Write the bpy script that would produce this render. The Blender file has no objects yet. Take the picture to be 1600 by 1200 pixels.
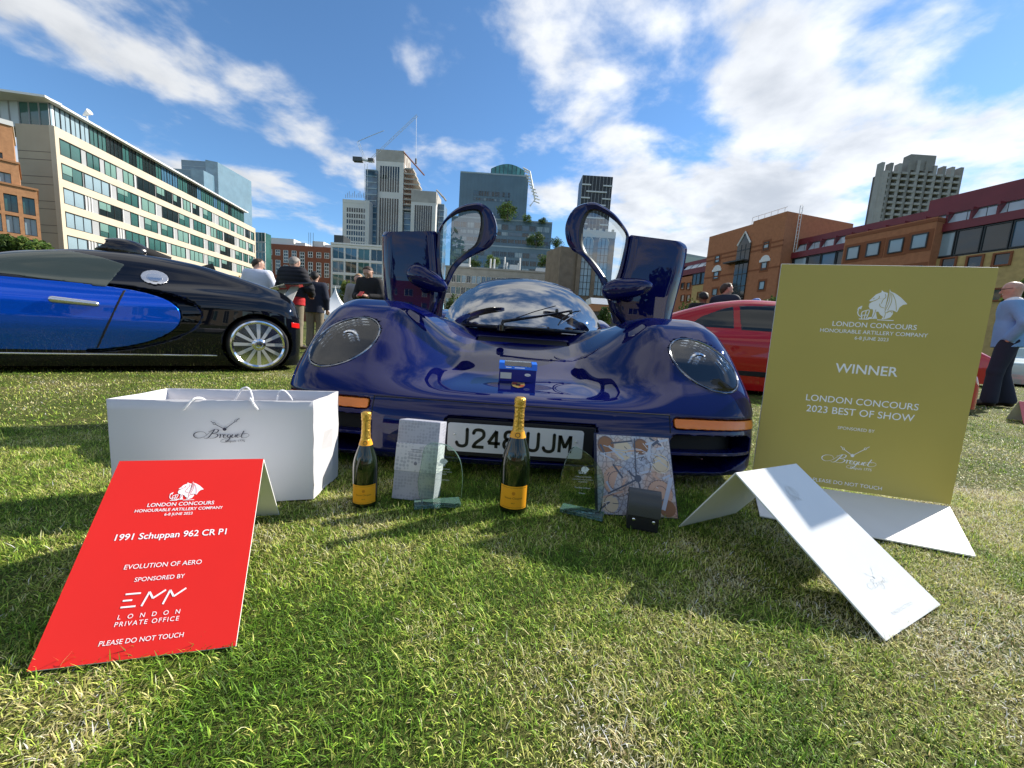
import bpy, math, random
import numpy as np
from mathutils import Matrix, Vector
R = math.radians
random.seed(7); rng = np.random.default_rng(7)
SC = bpy.context.scene
COL = SC.collection

# ------------------------------------------------------------------ camera
CAM_H, PITCH, ROLL, FPX = 0.58, R(7.5), R(3.8), 600.0      # ultra wide phone lens, 1600 px wide
_d = np.array([0, math.cos(PITCH), -math.sin(PITCH)])
_u0 = np.array([0, math.sin(PITCH), math.cos(PITCH)]); _r0 = np.array([1., 0, 0])
_r = _r0*math.cos(ROLL) + _u0*math.sin(ROLL); _u = -_r0*math.sin(ROLL) + _u0*math.cos(ROLL)
_C = np.array([0, 0, CAM_H])
cam = bpy.data.cameras.new('camera'); cam.lens = 13.5; cam.sensor_width = 36; cam.sensor_fit = 'HORIZONTAL'
cam.clip_start = 0.02; cam.clip_end = 6000
co = bpy.data.objects.new('camera', cam); COL.objects.link(co)
co.matrix_world = Matrix(((_r[0], _u[0], -_d[0], 0), (_r[1], _u[1], -_d[1], 0), (_r[2], _u[2], -_d[2], CAM_H), (0, 0, 0, 1)))
SC.camera = co
def ray(x, y): return _d + _r*(x-800)/FPX - _u*(y-600)/FPX
def at(x, y, Y):                                            # the point seen at a photo pixel, Y metres away
    q = ray(x, y); return _C + q*(Y/q[1])

# ------------------------------------------------------------------ sky, sun, exposure
SUN_AZ, SUN_EL = R(60), R(34)                               # sun stands to the right, behind the cars
w = bpy.data.worlds.new('World'); SC.world = w; w.use_nodes = True
def build_world():
    nt = w.node_tree; N = nt.nodes; L = nt.links; N.clear()
    out = N.new('ShaderNodeOutputWorld'); bg = N.new('ShaderNodeBackground'); bg.inputs['Strength'].default_value = 0.10
    sky = N.new('ShaderNodeTexSky'); sky.sky_type = 'NISHITA'; sky.sun_disc = False
    sky.sun_elevation = SUN_EL; sky.sun_rotation = SUN_AZ; sky.altitude = 20; sky.air_density = 0.85; sky.dust_density = 0.05; sky.ozone_density = 4.5
    tc = N.new('ShaderNodeTexCoord')
    def math_(op, a, b=None, c=None):
        n = N.new('ShaderNodeMath'); n.operation = op
        for i, v in enumerate((a, b, c)):
            if v is None: continue
            if isinstance(v, (int, float)): n.inputs[i].default_value = v
            else: L.new(v, n.inputs[i])
        return n.outputs[0]
    sep = N.new('ShaderNodeSeparateXYZ'); L.new(tc.outputs['Generated'], sep.inputs[0])
    zz = math_('ADD', math_('MAXIMUM', sep.outputs[2], 0.0), 0.16)
    px = math_('DIVIDE', sep.outputs[0], zz); py = math_('DIVIDE', sep.outputs[1], zz)
    def cloud(dx, dy):
        cmb = N.new('ShaderNodeCombineXYZ')
        L.new(math_('ADD', px, CL[0]+dx), cmb.inputs[0]); L.new(math_('ADD', py, CL[1]+dy), cmb.inputs[1]); cmb.inputs[2].default_value = CL[2]
        big = N.new('ShaderNodeTexNoise'); big.inputs['Scale'].default_value = 0.75; big.inputs['Detail'].default_value = 3
        n1 = N.new('ShaderNodeTexNoise'); n1.inputs['Scale'].default_value = 2.5; n1.inputs['Detail'].default_value = 11; n1.inputs['Roughness'].default_value = 0.55
        n1.inputs['Distortion'].default_value = 0.15
        L.new(cmb.outputs[0], big.inputs['Vector']); L.new(cmb.outputs[0], n1.inputs['Vector'])
        return math_('ADD', math_('MULTIPLY', big.outputs['Fac'], 0.72), math_('MULTIPLY', n1.outputs['Fac'], 0.88))
    d0 = cloud(0, 0)
    d1 = cloud(0.12*math.sin(SUN_AZ), 0.12*math.cos(SUN_AZ))     # density a little nearer the sun: thicker = greyer here
    def ramp(v, lo, hi):
        n = N.new('ShaderNodeMapRange'); n.interpolation_type = 'SMOOTHSTEP'; L.new(v, n.inputs[0])
        n.inputs[1].default_value = lo; n.inputs[2].default_value = hi; return n.outputs[0]
    mask = ramp(d0, CL[3]-.01, CL[3]+0.16)
    shade = ramp(d1, CL[3]+0.02, CL[3]+0.38)
    hor = ramp(sep.outputs[2], -0.02, 0.06)
    mask = math_('MULTIPLY', mask, math_('MULTIPLY', hor, 0.93))
    # clouds glow brighter round the sun, as thin water cloud does
    dot = N.new('ShaderNodeVectorMath'); dot.operation = 'DOT_PRODUCT'; L.new(tc.outputs['Generated'], dot.inputs[0])
    dot.inputs[1].default_value = (math.sin(SUN_AZ)*math.cos(SUN_EL), math.cos(SUN_AZ)*math.cos(SUN_EL), math.sin(SUN_EL))
    near = ramp(dot.outputs['Value'], 0.1, 1.0)
    mixc = N.new('ShaderNodeMix'); mixc.data_type = 'RGBA'; L.new(shade, mixc.inputs[0])
    mixc.inputs[6].default_value = (5.7, 5.8, 5.9, 1); mixc.inputs[7].default_value = (3.1, 3.3, 3.6, 1)
    gain = N.new('ShaderNodeMix'); gain.data_type = 'RGBA'; gain.blend_type = 'MULTIPLY'; gain.inputs[0].default_value = 1
    cg = N.new('ShaderNodeCombineColor'); g = math_('ADD', math_('MULTIPLY', near, 0.25), 0.85)
    for i in range(3): L.new(g, cg.inputs[i])
    L.new(mixc.outputs[2], gain.inputs[6]); L.new(cg.outputs[0], gain.inputs[7])
    mix = N.new('ShaderNodeMix'); mix.data_type = 'RGBA'; L.new(mask, mix.inputs[0])
    tint = N.new('ShaderNodeMix'); tint.data_type = 'RGBA'; tint.blend_type = 'MULTIPLY'; tint.inputs[0].default_value = 1; L.new(sky.outputs[0], tint.inputs[6]); tint.inputs[7].default_value = (.86, 1.04, 1.08, 1)   # the phone's white balance
    L.new(tint.outputs[2], mix.inputs[6]); L.new(gain.outputs[2], mix.inputs[7])
    L.new(mix.outputs[2], bg.inputs['Color']); L.new(bg.outputs[0], out.inputs[0])
CL = (6.28, 6.46, 29.47, 0.752)                                  # cloud field: offset, seed, cover
build_world()
sl = bpy.data.lights.new('sun', 'SUN'); sl.energy = 4.6; sl.angle = R(0.53); sl.color = (1, 0.93, 0.82)
so = bpy.data.objects.new('sun', sl); COL.objects.link(so)
so.rotation_euler = Vector((math.sin(SUN_AZ)*math.cos(SUN_EL), math.cos(SUN_AZ)*math.cos(SUN_EL), math.sin(SUN_EL))).to_track_quat('Z', 'Y').to_euler()
SC.view_settings.view_transform = 'Standard'; SC.view_settings.look = 'None'
SC.view_settings.gamma = 1; SC.view_settings.use_curve_mapping = False; SC.view_settings.exposure = 0.88
SC.render.engine = 'CYCLES'; SC.cycles.max_bounces = 8; SC.cycles.transparent_max_bounces = 12; SC.cycles.caustics_reflective = False; SC.cycles.caustics_refractive = False

# ------------------------------------------------------------------ materials
MATS = {}
def mat(name, col=(.5, .5, .5), rough=.5, metal=0, coat=0, var=0., scale=8., bump=0., bscale=60., spec=.5, trans=0., ior=1.45, alpha=1., aniso_z=None, col2=None, coatrough=.03):
    if name in MATS: return MATS[name]
    m = bpy.data.materials.new(name); m.use_nodes = True; nt = m.node_tree; b = nt.nodes['Principled BSDF']
    b.inputs['Base Color'].default_value = (*col, 1); b.inputs['Roughness'].default_value = rough; b.inputs['Metallic'].default_value = metal
    b.inputs['Coat Weight'].default_value = coat; b.inputs['Coat Roughness'].default_value = coatrough
    b.inputs['Specular IOR Level'].default_value = spec; b.inputs['Transmission Weight'].default_value = trans; b.inputs['IOR'].default_value = ior; b.inputs['Alpha'].default_value = alpha
    if var or col2 or bump:
        tc = nt.nodes.new('ShaderNodeTexCoord')
    if var or col2:
        n = nt.nodes.new('ShaderNodeTexNoise'); n.inputs['Scale'].default_value = scale; n.inputs['Detail'].default_value = 6
        nt.links.new(tc.outputs['Object'], n.inputs['Vector'])
        c2 = col2 or tuple(c*(1-var) for c in col); c1 = col if col2 else tuple(min(1, c*(1+var)) for c in col)
        rp = nt.nodes.new('ShaderNodeValToRGB'); rp.color_ramp.elements[0].color = (*c1, 1); rp.color_ramp.elements[1].color = (*c2, 1)
        rp.color_ramp.elements[0].position = .32; rp.color_ramp.elements[1].position = .68
        nt.links.new(n.outputs['Fac'], rp.inputs[0]); nt.links.new(rp.outputs[0], b.inputs['Base Color'])
    if bump:
        n = nt.nodes.new('ShaderNodeTexNoise'); n.inputs['Scale'].default_value = bscale; n.inputs['Detail'].default_value = 4
        nt.links.new(tc.outputs['Object'], n.inputs['Vector'])
        bp = nt.nodes.new('ShaderNodeBump'); bp.inputs['Strength'].default_value = bump; bp.inputs['Distance'].default_value = .01
        nt.links.new(n.outputs['Fac'], bp.inputs['Height']); nt.links.new(bp.outputs[0], b.inputs['Normal'])
    MATS[name] = m; return m

# ------------------------------------------------------------------ mesh helpers
def mesh(name, V, F, smooth=False, sharp=None, normals=None):
    V = np.asarray(V, dtype=np.float32).reshape(-1, 3)
    me = bpy.data.meshes.new(name)
    if isinstance(F, np.ndarray):
        n, k = F.shape
        me.vertices.add(len(V)); me.vertices.foreach_set('co', V.ravel())
        me.loops.add(n*k); me.loops.foreach_set('vertex_index', F.astype(np.int32).ravel())
        me.polygons.add(n); me.polygons.foreach_set('loop_start', np.arange(0, n*k, k, dtype=np.int32))
        me.update(calc_edges=True)
    else:
        me.from_pydata(V.tolist(), [], [list(map(int, f)) for f in F]); me.update()
    if smooth:
        me.polygons.foreach_set('use_smooth', np.ones(len(me.polygons), dtype=bool))
        if sharp is not None: me.set_sharp_from_angle(angle=R(sharp))
    if normals is not None: me.normals_split_custom_set_from_vertices(np.asarray(normals, dtype=np.float32))
    return me
def link(name, data, material=None, parent=None, loc=None, scale=None, rz=None):
    o = bpy.data.objects.new(name, data); COL.objects.link(o)
    if material is not None and data is not None and not data.materials: data.materials.append(material)
    if parent is not None: o.parent = parent
    if loc is not None: o.location = [float(c) for c in loc]
    if scale is not None: o.scale = [float(c) for c in scale]
    if rz is not None: o.rotation_euler = (0, 0, rz)
    return o
def tag(o, label=None, cat=None, group=None, kind=None):
    if label: o['label'] = label
    if cat: o['category'] = cat
    if group: o['group'] = group
    if kind: o['kind'] = kind
    return o
def thing(name, label, cat, loc=(0, 0, 0), rz=0, group=None):
    o = bpy.data.objects.new(name, None); COL.objects.link(o); o.empty_display_size = .1
    o.location = [float(c) for c in loc]; o.rotation_euler = (0, 0, rz); return tag(o, label, cat, group)
class MB:
    """collects vertices and faces for one mesh"""
    def __init__(s, off=(0, 0, 0)): s.V = []; s.F = []; s.o = np.array(off, float)
    def add(s, V, F):
        b = len(s.V); s.V += [tuple(np.array(v, float)-s.o) for v in V]; s.F += [[i+b for i in f] for f in F]; return s
    def box(s, lo, hi):
        (a, b, c), (d, e, f) = lo, hi
        return s.add([(a, b, c), (d, b, c), (d, e, c), (a, e, c), (a, b, f), (d, b, f), (d, e, f), (a, e, f)],
                     [(0, 3, 2, 1), (4, 5, 6, 7), (0, 1, 5, 4), (1, 2, 6, 5), (2, 3, 7, 6), (3, 0, 4, 7)])
    def hexa(s, P):                                         # 8 points: bottom ring then top ring
        return s.add(P, [(0, 3, 2, 1), (4, 5, 6, 7), (0, 1, 5, 4), (1, 2, 6, 5), (2, 3, 7, 6), (3, 0, 4, 7)])
    def plate(s, q, t):                                     # a quad with thickness t behind it
        q = [np.array(p, float) for p in q]; n = np.cross(q[1]-q[0], q[3]-q[0]); n /= np.linalg.norm(n)
        return s.hexa([p-n*t for p in q]+q)
    def prism(s, P, n, t):                                  # polygon extruded by n*t
        P = [np.array(p, float) for p in P]; n = np.array(n, float)*t; k = len(P)
        return s.add(P+[p+n for p in P], [list(range(k))[::-1], list(range(k, 2*k))]+[(i, (i+1) % k, (i+1) % k+k, i+k) for i in range(k)])
    def tube(s, P, r, n=8, cap=True):
        P = [np.array(p, float) for p in P]; m = len(P); r = [r]*m if np.isscalar(r) else list(r)
        V = []; F = []; ref = np.array([.31, .17, .93])
        for i, p in enumerate(P):
            t = P[min(i+1, m-1)]-P[max(i-1, 0)]; t = t/(np.linalg.norm(t)+1e-12)
            a = np.cross(t, ref); a /= np.linalg.norm(a)+1e-9; b = np.cross(t, a)
            V += [p+(a*math.cos(2*math.pi*j/n)+b*math.sin(2*math.pi*j/n))*r[i] for j in range(n)]
        for i in range(m-1):
            F += [(i*n+j, i*n+(j+1) % n, (i+1)*n+(j+1) % n, (i+1)*n+j) for j in range(n)]
        if cap: F += [list(range(n))[::-1], list(range((m-1)*n, m*n))]
        return s.add(V, F)
    def lathe(s, prof, n=32, c=(0, 0, 0), ax=2):
        V = []; F = []; m = len(prof)
        for r_, z in prof:
            for j in range(n):
                a = 2*math.pi*j/n; p = [r_*math.cos(a), r_*math.sin(a), z]
                if ax == 0: p = [p[2], p[0], p[1]]
                if ax == 1: p = [p[1], p[2], p[0]]
                V.append(np.array(p)+c)
        for i in range(m-1): F += [(i*n+j, i*n+(j+1) % n, (i+1)*n+(j+1) % n, (i+1)*n+j) for j in range(n)]
        F += [list(range(n))[::-1], list(range((m-1)*n, m*n))]
        return s.add(V, F)
    def build(s, name, material, parent=None, smooth=False, sharp=35, loc=None):
        return link(name, mesh(name, s.V, s.F, smooth, sharp if smooth else None), material, parent, loc)
def bevel(o, wdt=.004, seg=2):
    m = o.modifiers.new('bevel', 'BEVEL'); m.width = wdt; m.segments = seg; m.limit_method = 'ANGLE'; m.angle_limit = R(40); return o
def spline(xs, ys):
    """smooth 1D curve through points (monotone cubic)"""
    xs = np.array(xs, float); ys = np.array(ys, float); h = np.diff(xs); dl = np.diff(ys)/h
    m = np.zeros(len(xs)); m[0] = dl[0]; m[-1] = dl[-1]
    for i in range(1, len(xs)-1):
        if dl[i-1]*dl[i] > 0: w1 = 2*h[i]+h[i-1]; w2 = h[i]+2*h[i-1]; m[i] = (w1+w2)/(w1/dl[i-1]+w2/dl[i])
    def f(x):
        x = np.clip(x, xs[0], xs[-1]); i = np.clip(np.searchsorted(xs, x)-1, 0, len(xs)-2); t = (x-xs[i])/h[i]
        return ((1+2*t)*(1-t)**2*ys[i]+t*(1-t)**2*h[i]*m[i]+t*t*(3-2*t)*ys[i+1]+t*t*(t-1)*h[i]*m[i+1]).astype(np.float32)
    return f
def crom(P, n=8, closed=False):
    P = [np.array(p, float) for p in P]; m = len(P); out = []
    rngi = range(m) if closed else range(m-1)
    for i in rngi:
        g = (lambda k: P[k % m]) if closed else (lambda k: P[min(max(k, 0), m-1)])
        a, b, c, d = g(i-1), g(i), g(i+1), g(i+2)
        for j in range(n):
            t = j/n; out.append(.5*((2*b)+(c-a)*t+(2*a-5*b+4*c-d)*t*t+(3*b-a-3*c+d)*t**3))
    if not closed: out.append(P[-1])
    return out

# ------------------------------------------------------------------ smooth solids: distance fields turned into meshes
def smin(a, b, k): h = np.maximum(k-np.abs(a-b), 0)/k; return np.minimum(a, b)-h*h*k*.25
def smax(a, b, k): return -smin(-a, -b, k)
def sstep(a, b, x): t = np.clip((x-a)/(b-a), 0, 1); return t*t*(3-2*t)
def cone(p, a, b, ra, rb, sq=None):
    """rounded cone from a to b"""
    a = np.array(a, np.float32); ab = np.array(b, np.float32)-a; L2 = float(ab@ab)
    X, Y, Z = p[0]-a[0], p[1]-a[1], p[2]-a[2]
    t = np.clip((X*ab[0]+Y*ab[1]+Z*ab[2])/L2, 0, 1)
    return np.sqrt((X-t*ab[0])**2+(Y-t*ab[1])**2+(Z-t*ab[2])**2)-(ra+(rb-ra)*t)
def ell(p, c, r):
    X, Y, Z = (p[0]-c[0])/r[0], (p[1]-c[1])/r[1], (p[2]-c[2])/r[2]
    k = np.sqrt(X*X+Y*Y+Z*Z); return (k-1)*min(r)
def nets(f, lo, hi, res, sym=False, newton=2):
    lo = np.array(lo, float); hi = np.array(hi, float)
    if sym: nx = int(math.ceil(hi[0]/res)); xs = (np.arange(nx)+.5)*res
    else: xs = np.arange(lo[0], hi[0]+res, res)
    ys = np.arange(lo[1], hi[1]+res, res); zs = np.arange(lo[2], hi[2]+res, res)
    X = xs.astype(np.float32)[:, None, None]; Y = ys.astype(np.float32)[None, :, None]; Z = zs.astype(np.float32)[None, None, :]
    V = np.ascontiguousarray(np.broadcast_to(f((X, Y, Z)), (len(xs), len(ys), len(zs))).astype(np.float32))
    if sym: V = np.concatenate([V[::-1], V], 0); xs = np.concatenate([-xs[::-1], xs])
    o = np.array([xs[0], ys[0], zs[0]])
    I = V < 0; c = np.zeros(tuple(s-1 for s in V.shape), np.int8)
    cs = [(a, b, d) for a in (0, 1) for b in (0, 1) for d in (0, 1)]
    for a, b, d in cs: c += I[a:V.shape[0]-1+a, b:V.shape[1]-1+b, d:V.shape[2]-1+d]
    act = (c > 0) & (c < 8); idx = np.argwhere(act); ids = np.full(act.shape, -1, np.int32); ids[act] = np.arange(len(idx))
    acc = np.zeros((len(idx), 3)); cnt = np.zeros(len(idx))
    for ax in range(3):
        for e in cs:
            if e[ax]: continue
            e2 = list(e); e2[ax] = 1
            v0 = V[idx[:, 0]+e[0], idx[:, 1]+e[1], idx[:, 2]+e[2]]; v1 = V[idx[:, 0]+e2[0], idx[:, 1]+e2[1], idx[:, 2]+e2[2]]
            mk = (v0 < 0) != (v1 < 0); t = np.where(mk, v0/(v0-v1+1e-20), 0)
            q = np.tile(np.array(e, float), (len(idx), 1)); q[:, ax] = t
            acc[mk] += q[mk]; cnt[mk] += 1
    P = o+(idx+acc/np.maximum(cnt, 1)[:, None])*res
    Fq = []
    for ax in range(3):
        sl0 = [slice(1, -1)]*3; sl1 = [slice(1, -1)]*3; sl0[ax] = slice(0, -1); sl1[ax] = slice(1, None)
        A = I[tuple(sl0)]; B = I[tuple(sl1)]; e = np.argwhere(A != B)
        if not len(e): continue
        s = A[e[:, 0], e[:, 1], e[:, 2]]
        b = e.copy(); o1, o2 = [k for k in range(3) if k != ax]; b[:, o1] += 1; b[:, o2] += 1
        def cid(d1, d2):
            q = b.copy(); q[:, o1] -= d1; q[:, o2] -= d2; return ids[q[:, 0], q[:, 1], q[:, 2]]
        q = np.stack([cid(1, 1), cid(0, 1), cid(0, 0), cid(1, 0)], 1)
        fl = s if ax != 1 else ~s
        q[~fl] = q[~fl][:, ::-1]; Fq.append(q)
    Fq = np.concatenate(Fq); Fq = Fq[(Fq >= 0).all(1)]
    fx = (lambda p: f((np.abs(p[0]), p[1], p[2]))) if sym else f
    h = np.float32(res*.25)
    for it in range(newton+1):
        p = P.T.astype(np.float32)
        G = np.stack([(fx((p[0]+h, p[1], p[2]))-fx((p[0]-h, p[1], p[2])))/(2*h), (fx((p[0], p[1]+h, p[2]))-fx((p[0], p[1]-h, p[2])))/(2*h), (fx((p[0], p[1], p[2]+h))-fx((p[0], p[1], p[2]-h)))/(2*h)], 1)
        n2 = (G**2).sum(1)+1e-6
        if it < newton:
            v = fx(p); st = -(v/n2)[:, None]*G; l = np.linalg.norm(st, axis=1)
            P = P+st*np.minimum(1, .7*res/(l+1e-9))[:, None]
    return P, Fq, G/np.sqrt(n2)[:, None]
def solid(name, f, lo, hi, res, material, parent=None, sym=False, cn=True, keep=None):
    P, F, G = nets(f, lo, hi, res, sym)
    if keep is not None: F = F[keep(P[F].mean(1))]
    me = mesh(name, P, F, True, None, G if cn else None)
    if not cn: me.set_sharp_from_angle(angle=R(40))
    return link(name, me, material, parent)

# ------------------------------------------------------------------ flat lettering
_txt = {}
def text_data(s, bold=0., shear=0., space=1.0):
    k = (s, bold, shear, space)
    if k not in _txt:
        c = bpy.data.curves.new('t', 'FONT'); c.body = s; c.size = 1; c.offset = bold; c.shear = shear; c.space_character = space; c.resolution_u = 4
        o = bpy.data.objects.new('t', c); COL.objects.link(o); dg = bpy.context.evaluated_depsgraph_get(); dg.update()
        me = bpy.data.meshes.new_from_object(o.evaluated_get(dg))
        V = np.array([v.co[:2] for v in me.vertices]); F = [list(p.vertices) for p in me.polygons]
        bpy.data.objects.remove(o); bpy.data.curves.remove(c); bpy.data.meshes.remove(me)
        V -= (V.min(0)+V.max(0))/2; _txt[k] = (V, F)
    return _txt[k]
def lettering(s, width, fn, centre, material, parent, height=None, off=.0006, name='lettering', **kw):
    """text of a given width laid on a surface: fn(u, v) -> point and normal"""
    V, F = text_data(s, **kw); e = V.max(0)-V.min(0); k = width/e[0]; ky = (height/e[1]) if height else k
    P = [fn(centre[0]+x*k, centre[1]+y*ky, off) for x, y in V]
    return link(name, mesh(name, P, F), material, parent)
def flat(name, polys, fn, material, parent, off=.0006):
    """flat printed shapes, polygons in (u, v)"""
    V = []; F = []
    for P in polys:
        b = len(V); V += [fn(x, y, off) for x, y in P]; F.append(list(range(b, b+len(P))))
    return link(name, mesh(name, V, F), material, parent)
def stroke(P, w0, n=6):
    """a pen stroke as little quads; w0 number or (pos -> width)"""
    P = crom([(x, y, 0) for x, y in P], n); out = []; m = len(P); L = []; Rr = []
    for i, p in enumerate(P):
        t = P[min(i+1, m-1)]-P[max(i-1, 0)]; t /= np.linalg.norm(t)+1e-9; nn = np.array([-t[1], t[0], 0])
        wv = w0 if np.isscalar(w0) else w0(i/(m-1), t)
        L.append((p+nn*wv/2)[:2]); Rr.append((p-nn*wv/2)[:2])
    return [[L[i], Rr[i], Rr[i+1], L[i+1]] for i in range(m-1)]
def plane_fn(O, ex, ey, base=(0, 0, 0)):
    O = np.array(O, float)-base; ex = np.array(ex, float); ey = np.array(ey, float); n = np.cross(ex, ey); n /= np.linalg.norm(n)
    return lambda u, v, off=0: O+ex*u+ey*v+n*off

# ================================================================== lawn
def attr_mat(name, rough=.6, transl=.25):
    m = bpy.data.materials.new(name); m.use_nodes = True; nt = m.node_tree; b = nt.nodes['Principled BSDF']
    a = nt.nodes.new('ShaderNodeAttribute'); a.attribute_name = 'Col'; nt.links.new(a.outputs['Color'], b.inputs['Base Color'])
    b.inputs['Roughness'].default_value = rough; b.inputs['Specular IOR Level'].default_value = .3
    if transl:
        t = nt.nodes.new('ShaderNodeBsdfTranslucent'); nt.links.new(a.outputs['Color'], t.inputs['Color'])
        mx = nt.nodes.new('ShaderNodeMixShader'); mx.inputs[0].default_value = transl
        nt.links.new(b.outputs[0], mx.inputs[1]); nt.links.new(t.outputs[0], mx.inputs[2]); nt.links.new(mx.outputs[0], nt.nodes['Material Output'].inputs[0])
    return m
def vnoise(x, y, s, seed=0):
    """smooth value noise for the patches of dry grass"""
    x = np.asarray(x)*s+seed*17.3; y = np.asarray(y)*s+seed*5.1; xi = np.floor(x); yi = np.floor(y); fx = x-xi; fy = y-yi
    hsh = lambda a, b: np.modf(np.abs(np.sin(a*127.1+b*311.7+seed)*43758.5453))[0]
    fx = fx*fx*(3-2*fx); fy = fy*fy*(3-2*fy)
    return (hsh(xi, yi)*(1-fx)+hsh(xi+1, yi)*fx)*(1-fy)+(hsh(xi, yi+1)*(1-fx)+hsh(xi+1, yi+1)*fx)*fy
def lawn_material():
    m = bpy.data.materials.new('lawn'); m.use_nodes = True; nt = m.node_tree; b = nt.nodes['Principled BSDF']; N = nt.nodes; L = nt.links
    tc = N.new('ShaderNodeTexCoord')
    def noise(s, d):
        n = N.new('ShaderNodeTexNoise'); n.inputs['Scale'].default_value = s; n.inputs['Detail'].default_value = d; n.inputs['Roughness'].default_value = .65; L.new(tc.outputs['Object'], n.inputs['Vector']); return n.outputs['Fac']
    def ramp(f, st):
        r = N.new('ShaderNodeValToRGB'); e = r.color_ramp.elements
        while len(e) < len(st): e.new(.5)
        for q, (p, c) in zip(e, st): q.position = p; q.color = (*c, 1)
        L.new(f, r.inputs[0]); return r.outputs[0]
    fine = ramp(noise(150, 5), [(.3, (.008, .013, .003)), (.5, (.035, .05, .012)), (.64, (.10, .10, .035)), (.78, (.26, .22, .11))])
    mid = ramp(noise(1.3, 6), [(.35, (.085, .135, .026)), (.5, (.15, .17, .045)), (.66, (.27, .23, .10))])
    mx = N.new('ShaderNodeMix'); mx.data_type = 'RGBA'; mx.inputs[0].default_value = .35; L.new(fine, mx.inputs[6]); L.new(mid, mx.inputs[7]); L.new(mx.outputs[2], b.inputs['Base Color'])
    b.inputs['Roughness'].default_value = .9; b.inputs['Specular IOR Level'].default_value = .1
    bp = N.new('ShaderNodeBump'); bp.inputs['Strength'].default_value = .7; bp.inputs['Distance'].default_value = .03; L.new(noise(70, 6), bp.inputs['Height']); L.new(bp.outputs[0], b.inputs['Normal'])
    return m
def ground():
    g = np.concatenate([[-1500, -300, -80], np.linspace(-30, 30, 61), [80, 300, 1500]])
    X, Y = np.meshgrid(g, np.concatenate([[-300, -50], np.linspace(-5, 40, 46), [80, 150, 300, 900, 3000]]), indexing='ij')
    Z = -.012+.010*vnoise(X, Y, .9, 3); nx, ny = X.shape
    i = np.arange(nx*ny).reshape(nx, ny); F = np.stack([i[:-1, :-1], i[1:, :-1], i[1:, 1:], i[:-1, 1:]], -1).reshape(-1, 4)
    tag(link('lawn_ground', mesh('lawn_ground', np.stack([X, Y, Z], -1).reshape(-1, 3), F, True), lawn_material()), kind='structure')
def inside(x, y, poly):
    c = np.zeros(len(x), bool); n = len(poly)
    for i in range(n):
        (x1, y1), (x2, y2) = poly[i], poly[(i+1) % n]
        k = ((y1 > y) != (y2 > y)) & (x < (x2-x1)*(y-y1)/(y2-y1+1e-12)+x1); c ^= k
    return c
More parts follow.
